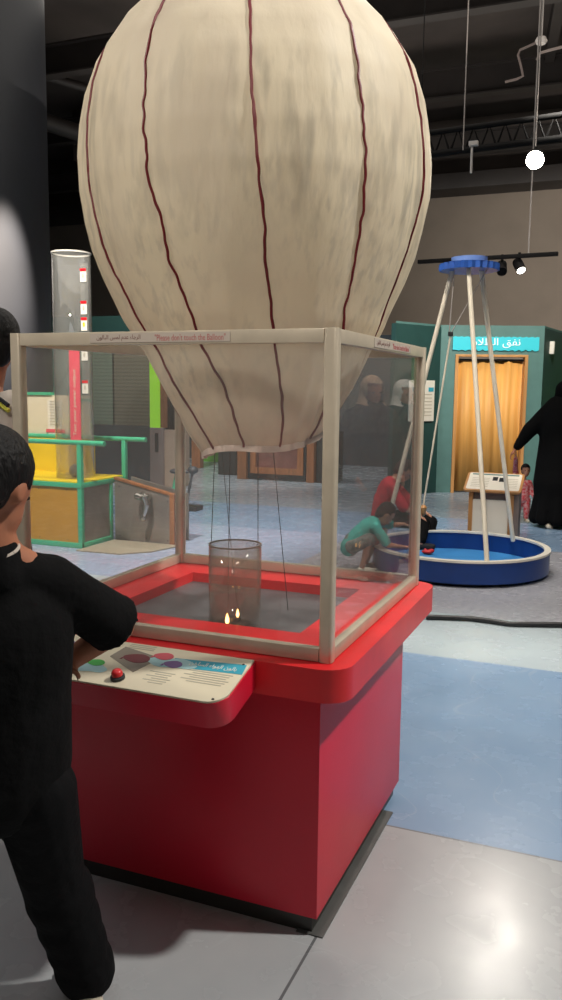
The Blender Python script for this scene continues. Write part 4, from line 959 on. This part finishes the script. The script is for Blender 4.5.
for k, (m_, dz) in enumerate((('stripe_dark', 0), ('stripe_yel', .022))):
    b = nb(); pts = [mk(.07+t*.16, -.078+.0*t, 1.468-.012*k-t*.075+.03*math.sin(t*PI)) for t in [i/8 for i in range(9)]]
    pts = [mk(.075+.125*t, -.062-.0*t, 1.486-.055*t-k*.02) for t in [i/8 for i in range(9)]]
    tube(b, pts, .008, 6); obj('shoulder_stripe', b, m_, man, True)

# ---- woman in black abaya at the right, holding a toddler's hand
def robed(name, label, base, fdir, H, robe='abaya', scarf='abaya', arm=None, group=None, vox=.02, facecov=False, wd=1.0):
    B = Vector(base); F = Vector(fdir).normalized(); Rr = Vector((F.y, -F.x, 0)); s = H/1.6
    def k(r, f, z): return B+Rr*r*s+F*f*s+Z_*z*s
    root = thing(name, label, 'person', B, group)
    b = nb(); L, Rm, fv, uv, sv = head_shells(b, k(0, .02, 1.47), F+Vector((0, 0, -.12)), Z_, .22*s)
    cone(b, k(0, 0, 1.28), k(0, 0, 1.4), .05*s, .045*s); cone(b, k(0, 0, 1.2), k(0, 0, .9), .13*s, .12*s, 16, .7, Rr); cone(b, k(0, 0, .9), k(0, 0, .8), .12*s, .14*s, 16, .7, Rr)
    for sg_, S in ((1, 'R'), (-1, 'L')):
        sh = k(.16*sg_, 0, 1.27); el, wr = (k(.24*sg_, .02, 1.0), k(.2*sg_, .16, .82))
        if arm and S in arm: el, wr = [Vector(v) for v in arm[S]]
        cone(b, k(0, 0, 1.27), sh, .05*s, .05*s); cone(b, sh, el, .045*s, .036*s); cone(b, el, wr, .036*s, .025*s); hand_shells(b, wr, (wr-el), Rr*sg_+Z_*.2, .165*s, .6)
        cone(b, k(.08*sg_, 0, .8), k(.09*sg_, .01, .42), .08*s, .052*s); cone(b, k(.09*sg_, .01, .42), k(.1*sg_, 0, .07), .05*s, .033*s); cone(b, k(.1*sg_, 0, .03), k(.11*sg_, .13, .025), .032*s, .024*s)
    fuse('body', b, vox*.6, 'skin', root, 1); eyes(L, .22*s, root)
    b = nb(); cone(b, k(0, 0, 1.22), k(0, 0, .95), .2*wd*s, .2*wd*s, 20, .75, Rr); cone(b, k(0, 0, .95), k(0, 0, .5), .2*wd*s, .235*wd*s, 20, .8, Rr); cone(b, k(0, 0, .5), k(0, .0, .26), .235*wd*s, .215*wd*s, 20, .85, Rr)
    for q in range(9):
        a = q*2*PI/9; cone(b, k(.1*wd*math.cos(a), .08*math.sin(a), .9), k(.2*wd*math.cos(a), .17*wd*math.sin(a), .1), .05*s, .075*s, 10)
    for sg_, S in ((1, 'R'), (-1, 'L')):
        sh = k(.16*sg_, 0, 1.27); el, wr = (k(.24*sg_, .02, 1.0), k(.2*sg_, .16, .82))
        if arm and S in arm: el, wr = [Vector(v) for v in arm[S]]
        cone(b, k(0, 0, 1.27), sh, .08*s, .085*s); cone(b, sh, el, .085*s, .085*s); cone(b, el, el.lerp(wr, .88), .085*s, .05*s)
    fuse('robe', b, vox, robe, root, 3)
    b = nb(); ell(b, L(0, -.09, .1), (.44*.22*s, .5*.22*s, .5*.22*s), Rm); cone(b, L(0, -.12, -.15), k(0, -.01, 1.26), .1*s, .15*s, 18, .85, Rr); cone(b, k(0, 0, 1.27), k(0, -.03, 1.08), .16*s, .15*s, 18, .75, Rr)
    sc_ = fuse('headscarf', b, vox*.7, scarf, root, 2)
    if not facecov:
        me = sc_.data; bb = nb(); bb.from_mesh(me); inv = Rm.transposed(); h = .22*s; c0 = k(0, .02, 1.47)
        dl_ = [v for v in bb.verts if (q := inv @ (v.co-c0))[1] > .12*h and abs(q[0]) < .3*h and -.45*h < q[2] < .3*h]
        bmesh.ops.delete(bb, geom=dl_, context='VERTS'); bb.to_mesh(me); bb.free()
    for sg_ in (1, -1):
        b = nb(); cone(b, k(.1*sg_, -.03, .032), k(.12*sg_, .16, .03), .036*s, .032*s, 12); box(b, -.035*s, -.06*s, 0, .035*s, .18*s, .02*s, Matrix.Translation(k(.1*sg_, 0, 0)) @ Matrix.Rotation(math.atan2(-F.x, F.y), 4, 'Z'), .006)
        fuse('shoe', b, vox*.6, 'shoe_white', root, 1)
    return root
WB = on_z(557, 527, 0); WB.z = 0
dW = (WB-CAM); dW.z = 0; distW = dW.length
wl = at(515.5, 449, distW-.05); el_ = at(530, 430, distW-.02)
Fw = Vector((.25, -.97, 0))
robed('person', 'woman in a long black abaya and black headscarf holding a toddler by the hand', WB, Fw, 1.63, arm={'R': (el_, wl)}, facecov=True, wd=1.2)
# toddler
tb0 = on_z(521.5, 521.5, 0); tb0.z = 0; o = tb0; mR = Vector((.93, .37, 0)); mF = Vector((.37, -.93, 0))*1
hR = at(516, 452, distW-.03)
person('person', 'toddler in red printed clothes with one arm raised to the woman in black',
       dict(head=mk(.02, 0, .60), face=mF, neck=mk(0, 0, .49), shR=mk(-.07, 0, .46), shL=mk(.07, 0, .46), elR=mk(-.10, .0, .6), elL=mk(.1, 0, .37), wrR=hR+Vector((0, 0, -.05)), wrL=mk(.11, .05, .3),
            hdR=(0, 0, 1), hnR=mF, hdL=(0, 0, -1), hnL=mR, hs=(.075, 0, 0), chest=mk(0, 0, .42), belly=mk(0, 0, .35), pel=mk(0, 0, .28), hpR=mk(-.045, 0, .26), hpL=mk(.045, 0, .26),
            knR=mk(-.05, .01, .15), knL=mk(.05, .01, .15), anR=mk(-.05, 0, .045), anL=mk(.05, 0, .045), ftR=mk(-.055, .07, 0), ftL=mk(.055, .07, 0)),
       .15, .008, skin='skin2', topmat='pram', botmat='pram', sleeve=1.9, leglen=1.9, sc=.5)

# ---- child in teal squatting at the basin
o = on_z(361, 571, 0); o.z = 0; mF = (PC-o); mF.z = 0; mF = (mF.normalized()+Vector((.35, .1, 0))).normalized(); mR = Vector((mF.y, -mF.x, 0))
dT = (o-CAM); dT.z = 0; dT = dT.length
hT = at(386, 514, dT+.02)
pT = at(351, 545, dT); nT = at(377, 522, dT+.02); cT = at(370, 526, dT); bT = at(360, 534, dT)
shr = at(376, 528, dT-.1); shl = at(377, 522, dT+.13)
kR = at(370, 539, dT-.09); kL = at(374, 541, dT+.12)
aR = at(362, 566, dT-.07); aR.z = .05; aL = at(366, 562, dT+.12); aL.z = .05
fR = aR+mF*.1; fR.z = 0; fL = aL+mF*.1; fL.z = 0
eR = at(388, 545, dT-.1); wR_ = at(403, 547, dT-.05); eL = at(393, 525, dT+.12); wL_ = at(404, 524, dT+.1)
person('person', 'child in teal t-shirt and patterned grey shorts squatting by the blue basin',
       dict(head=hT, face=mF+Vector((0, 0, -.9)), neck=nT, shR=shr, shL=shl, elR=eR, elL=eL, wrR=wR_, wrL=wL_, hdR=mF, hnR=(0, 0, 1), hdL=mF+Vector((0, 0, -.4)), hnL=(0, 0, 1), hs=(.13, 0, 0),
            chest=cT, belly=bT, pel=pT, hpR=pT+mR*.06, hpL=pT-mR*.06, knR=kR, knL=kL, anR=aR, anL=aL, ftR=fR, ftL=fL),
       .19, .009, skin='skin2', hair='hair', topmat='teal_shirt', botmat='camo', sleeve=.8, leglen=.95, sc=.66)
# ---- child in red sitting at the back of the basin
dR = 8.05
pS = at(381, 512, dR); pS.z = .3; hS = at(404, 471, dR); nS = at(394, 480, dR); cS = at(388, 488, dR); bS = at(383, 500, dR)
rr_ = Vector((.93, .37, 0))
shr = at(392, 488, dR-.1); shl = at(394, 485, dR+.12)
eR = at(404, 508, dR-.14); wR_ = at(420, 516, dR-.12); eL = at(412, 504, dR+.1); wL_ = at(425, 512, dR+.05)
kR = at(424, 523, dR-.1); kL = at(431, 522, dR+.05); aR = at(421, 542, dR-.25); aL = at(428, 541, dR-.12); aR.z = .12; aL.z = .12
fR = aR+rr_*.1; fL = aL+rr_*.1; fR.z = fL.z = .05
rd, Lr, _ = person('person', 'child in red t-shirt and black trousers sitting on the rim of the blue basin',
       dict(head=hS, face=Vector((.75, .1, -.65)), neck=nS, shR=shr, shL=shl, elR=eR, elL=eL, wrR=wR_, wrL=wL_, hdR=(.8, 0, -.5), hnR=(0, 0, 1), hdL=(.8, 0, -.5), hnL=(0, 0, 1), hs=(.14, 0, 0),
            chest=cS, belly=bS, pel=pS, hpR=pS+Vector((.04, -.08, 0)), hpL=pS+Vector((.04, .08, 0)), knR=kR, knL=kL, anR=aR, anL=aL, ftR=fR, ftL=fL),
       .21, .01, skin='skin2', hair='hair_br', topmat='red_shirt', botmat='black_trousers', sleeve=.95, leglen=1.9, sc=.8, shoes='stripe_dark')
# ---- two women reflected in the right-hand pane, standing right of the basin
robed('person', 'woman in a dark brown abaya and beige headscarf mirrored in the right glass pane', (1.18, 4.5, 0), (-.7, -.7, 0), 1.62, robe='brown_abaya', scarf='scarf_beige')
robed('person', 'woman in black abaya and white headscarf mirrored in the right glass pane', (1.12, 5.3, 0), (-.8, -.6, 0), 1.60, robe='abaya', scarf='scarf_white')

# ==================================================================== LIGHTS
def spot(pos, target, W_, size=60, col=(1, .93, .84), rad=.06, blend=.5, name='spot_light'):
    l = bpy.data.lights.new(name, 'SPOT'); l.energy = W_; l.spot_size = math.radians(size); l.spot_blend = blend; l.color = col; l.shadow_soft_size = rad
    o = bpy.data.objects.new(name, l); COL.objects.link(o); o.location = pos
    o.rotation_euler = (Vector(target)-Vector(pos)).to_track_quat('-Z', 'Y').to_euler(); return o
def area(pos, target, W_, sx, sy, col=(1, .93, .84), name='area_light'):
    l = bpy.data.lights.new(name, 'AREA'); l.shape = 'RECTANGLE'; l.size = sx; l.size_y = sy; l.energy = W_; l.color = col
    o = bpy.data.objects.new(name, l); COL.objects.link(o); o.location = pos
    o.rotation_euler = (Vector(target)-Vector(pos)).to_track_quat('-Z', 'Y').to_euler(); return o
dl_ = (CAM-LP).normalized()
spot(LP+dl_*.03, (.5, .3, .2), 150, 95, rad=.05, blend=.8)
spot((2.9, 1.1, 5.4), (.3, .4, .4), 1150, 62, col=(1, .96, .9), rad=.12)             # track spot lighting the right side and the floor
spot((.7, -4.6, 4.6), (-.45, .5, 2.05), 500, 27, rad=.25)         # unseen spot added to brighten the front of the balloon
spot((-3.6, -2.6, 5.2), (-.45, .5, 2.1), 600, 26, rad=.25)  # added spot, brightens the balloon from the left
spot((-.45, 3.2, 5.6), (-.45, .5, 2.2), 380, 30, rad=.2)  # added spot, brightens the balloon from behind
spot((-.6, 3.0, 5.6), (-.4, 5.3, 0), 460, 62, rad=.15)             # on the basin
spot((.2, 6.6, 5.0), (-1.2, 11.2, 1.6), 1350, 50, rad=.12, col=(1, .95, .86))        # on the tunnel booth
spot((-3.4, 2.2, 5.4), (-4.5, 4.9, .8), 1900, 55, rad=.12)         # on the power exhibit
cp = at(6, 268, 10.1); spot(cp+Vector((1.3, -.2, 2.6)), cp, 12000, 20, col=(1, .84, .68), rad=.05, blend=1)           # on the column
spot((-3.5, 7.5, 5.6), (-4.3, 9.0, 0), 520, 95, rad=.2, col=(.95, .96, 1))
spot((-6.2, 9.2, 5.6), (-6.5, 12.0, 1.0), 1200, 80, rad=.2)
spot((-2.0, 11.6, 3.6), (-2.2, 16, 3.6), 200, 130, rad=.2)          # washes the back wall
spot((2.0, 11.6, 3.6), (2.0, 16, 3.4), 520, 120, rad=.2)
spot((2.8, 3.5, 5.4), (1.1, 4.9, 1.2), 200, 50, rad=.12)
area((-1.4, -1.0, 6.6), (-1.4, -1.0, 0), 54, 3, 3, col=(.86, .94, 1), name='room_fill')  # unseen cool fill added to lift the floor around the boy
spot((.6, 5.0, 5.0), (-.4, 6.5, .4), 160, 40, rad=.1)  # unseen spot added to brighten the info stand
spot((-1.8, 2.2, 5.2), (-.6, 5.1, 1.4), 260, 36, rad=.1)  # unseen spot added in front to brighten the basin poles
area((-3, 9, 4.8), (-3, 9, 9), 130, 9, 6, col=(1, .9, .8), name='ceiling_fill')  # unseen fill added below the ceiling to lift its darkness
area((-3, 5, 6.4), (-3, 5, 0), 240, 10, 6, name='room_fill')  # unseen broad fill added to raise the ambient level
area((1.5, -4.5, 6.4), (1, -2, 0), 42, 6, 4, name='room_fill')  # unseen fill added behind the camera for the near side
w = bpy.data.worlds.new('world'); SC.world = w; w.use_nodes = True
w.node_tree.nodes['Background'].inputs[0].default_value = (.9, .85, .8, 1); w.node_tree.nodes['Background'].inputs[1].default_value = .02
vs = SC.view_settings; vs.view_transform = 'Standard'; vs.look = 'None'; vs.gamma = 1; vs.exposure = 0; vs.use_curve_mapping = False
SC.cycles.max_bounces = 10; SC.cycles.transparent_max_bounces = 24; SC.cycles.caustics_reflective = False; SC.cycles.caustics_refractive = False
SC.cycles.use_denoising = True; SC.cycles.sample_clamp_indirect = 4
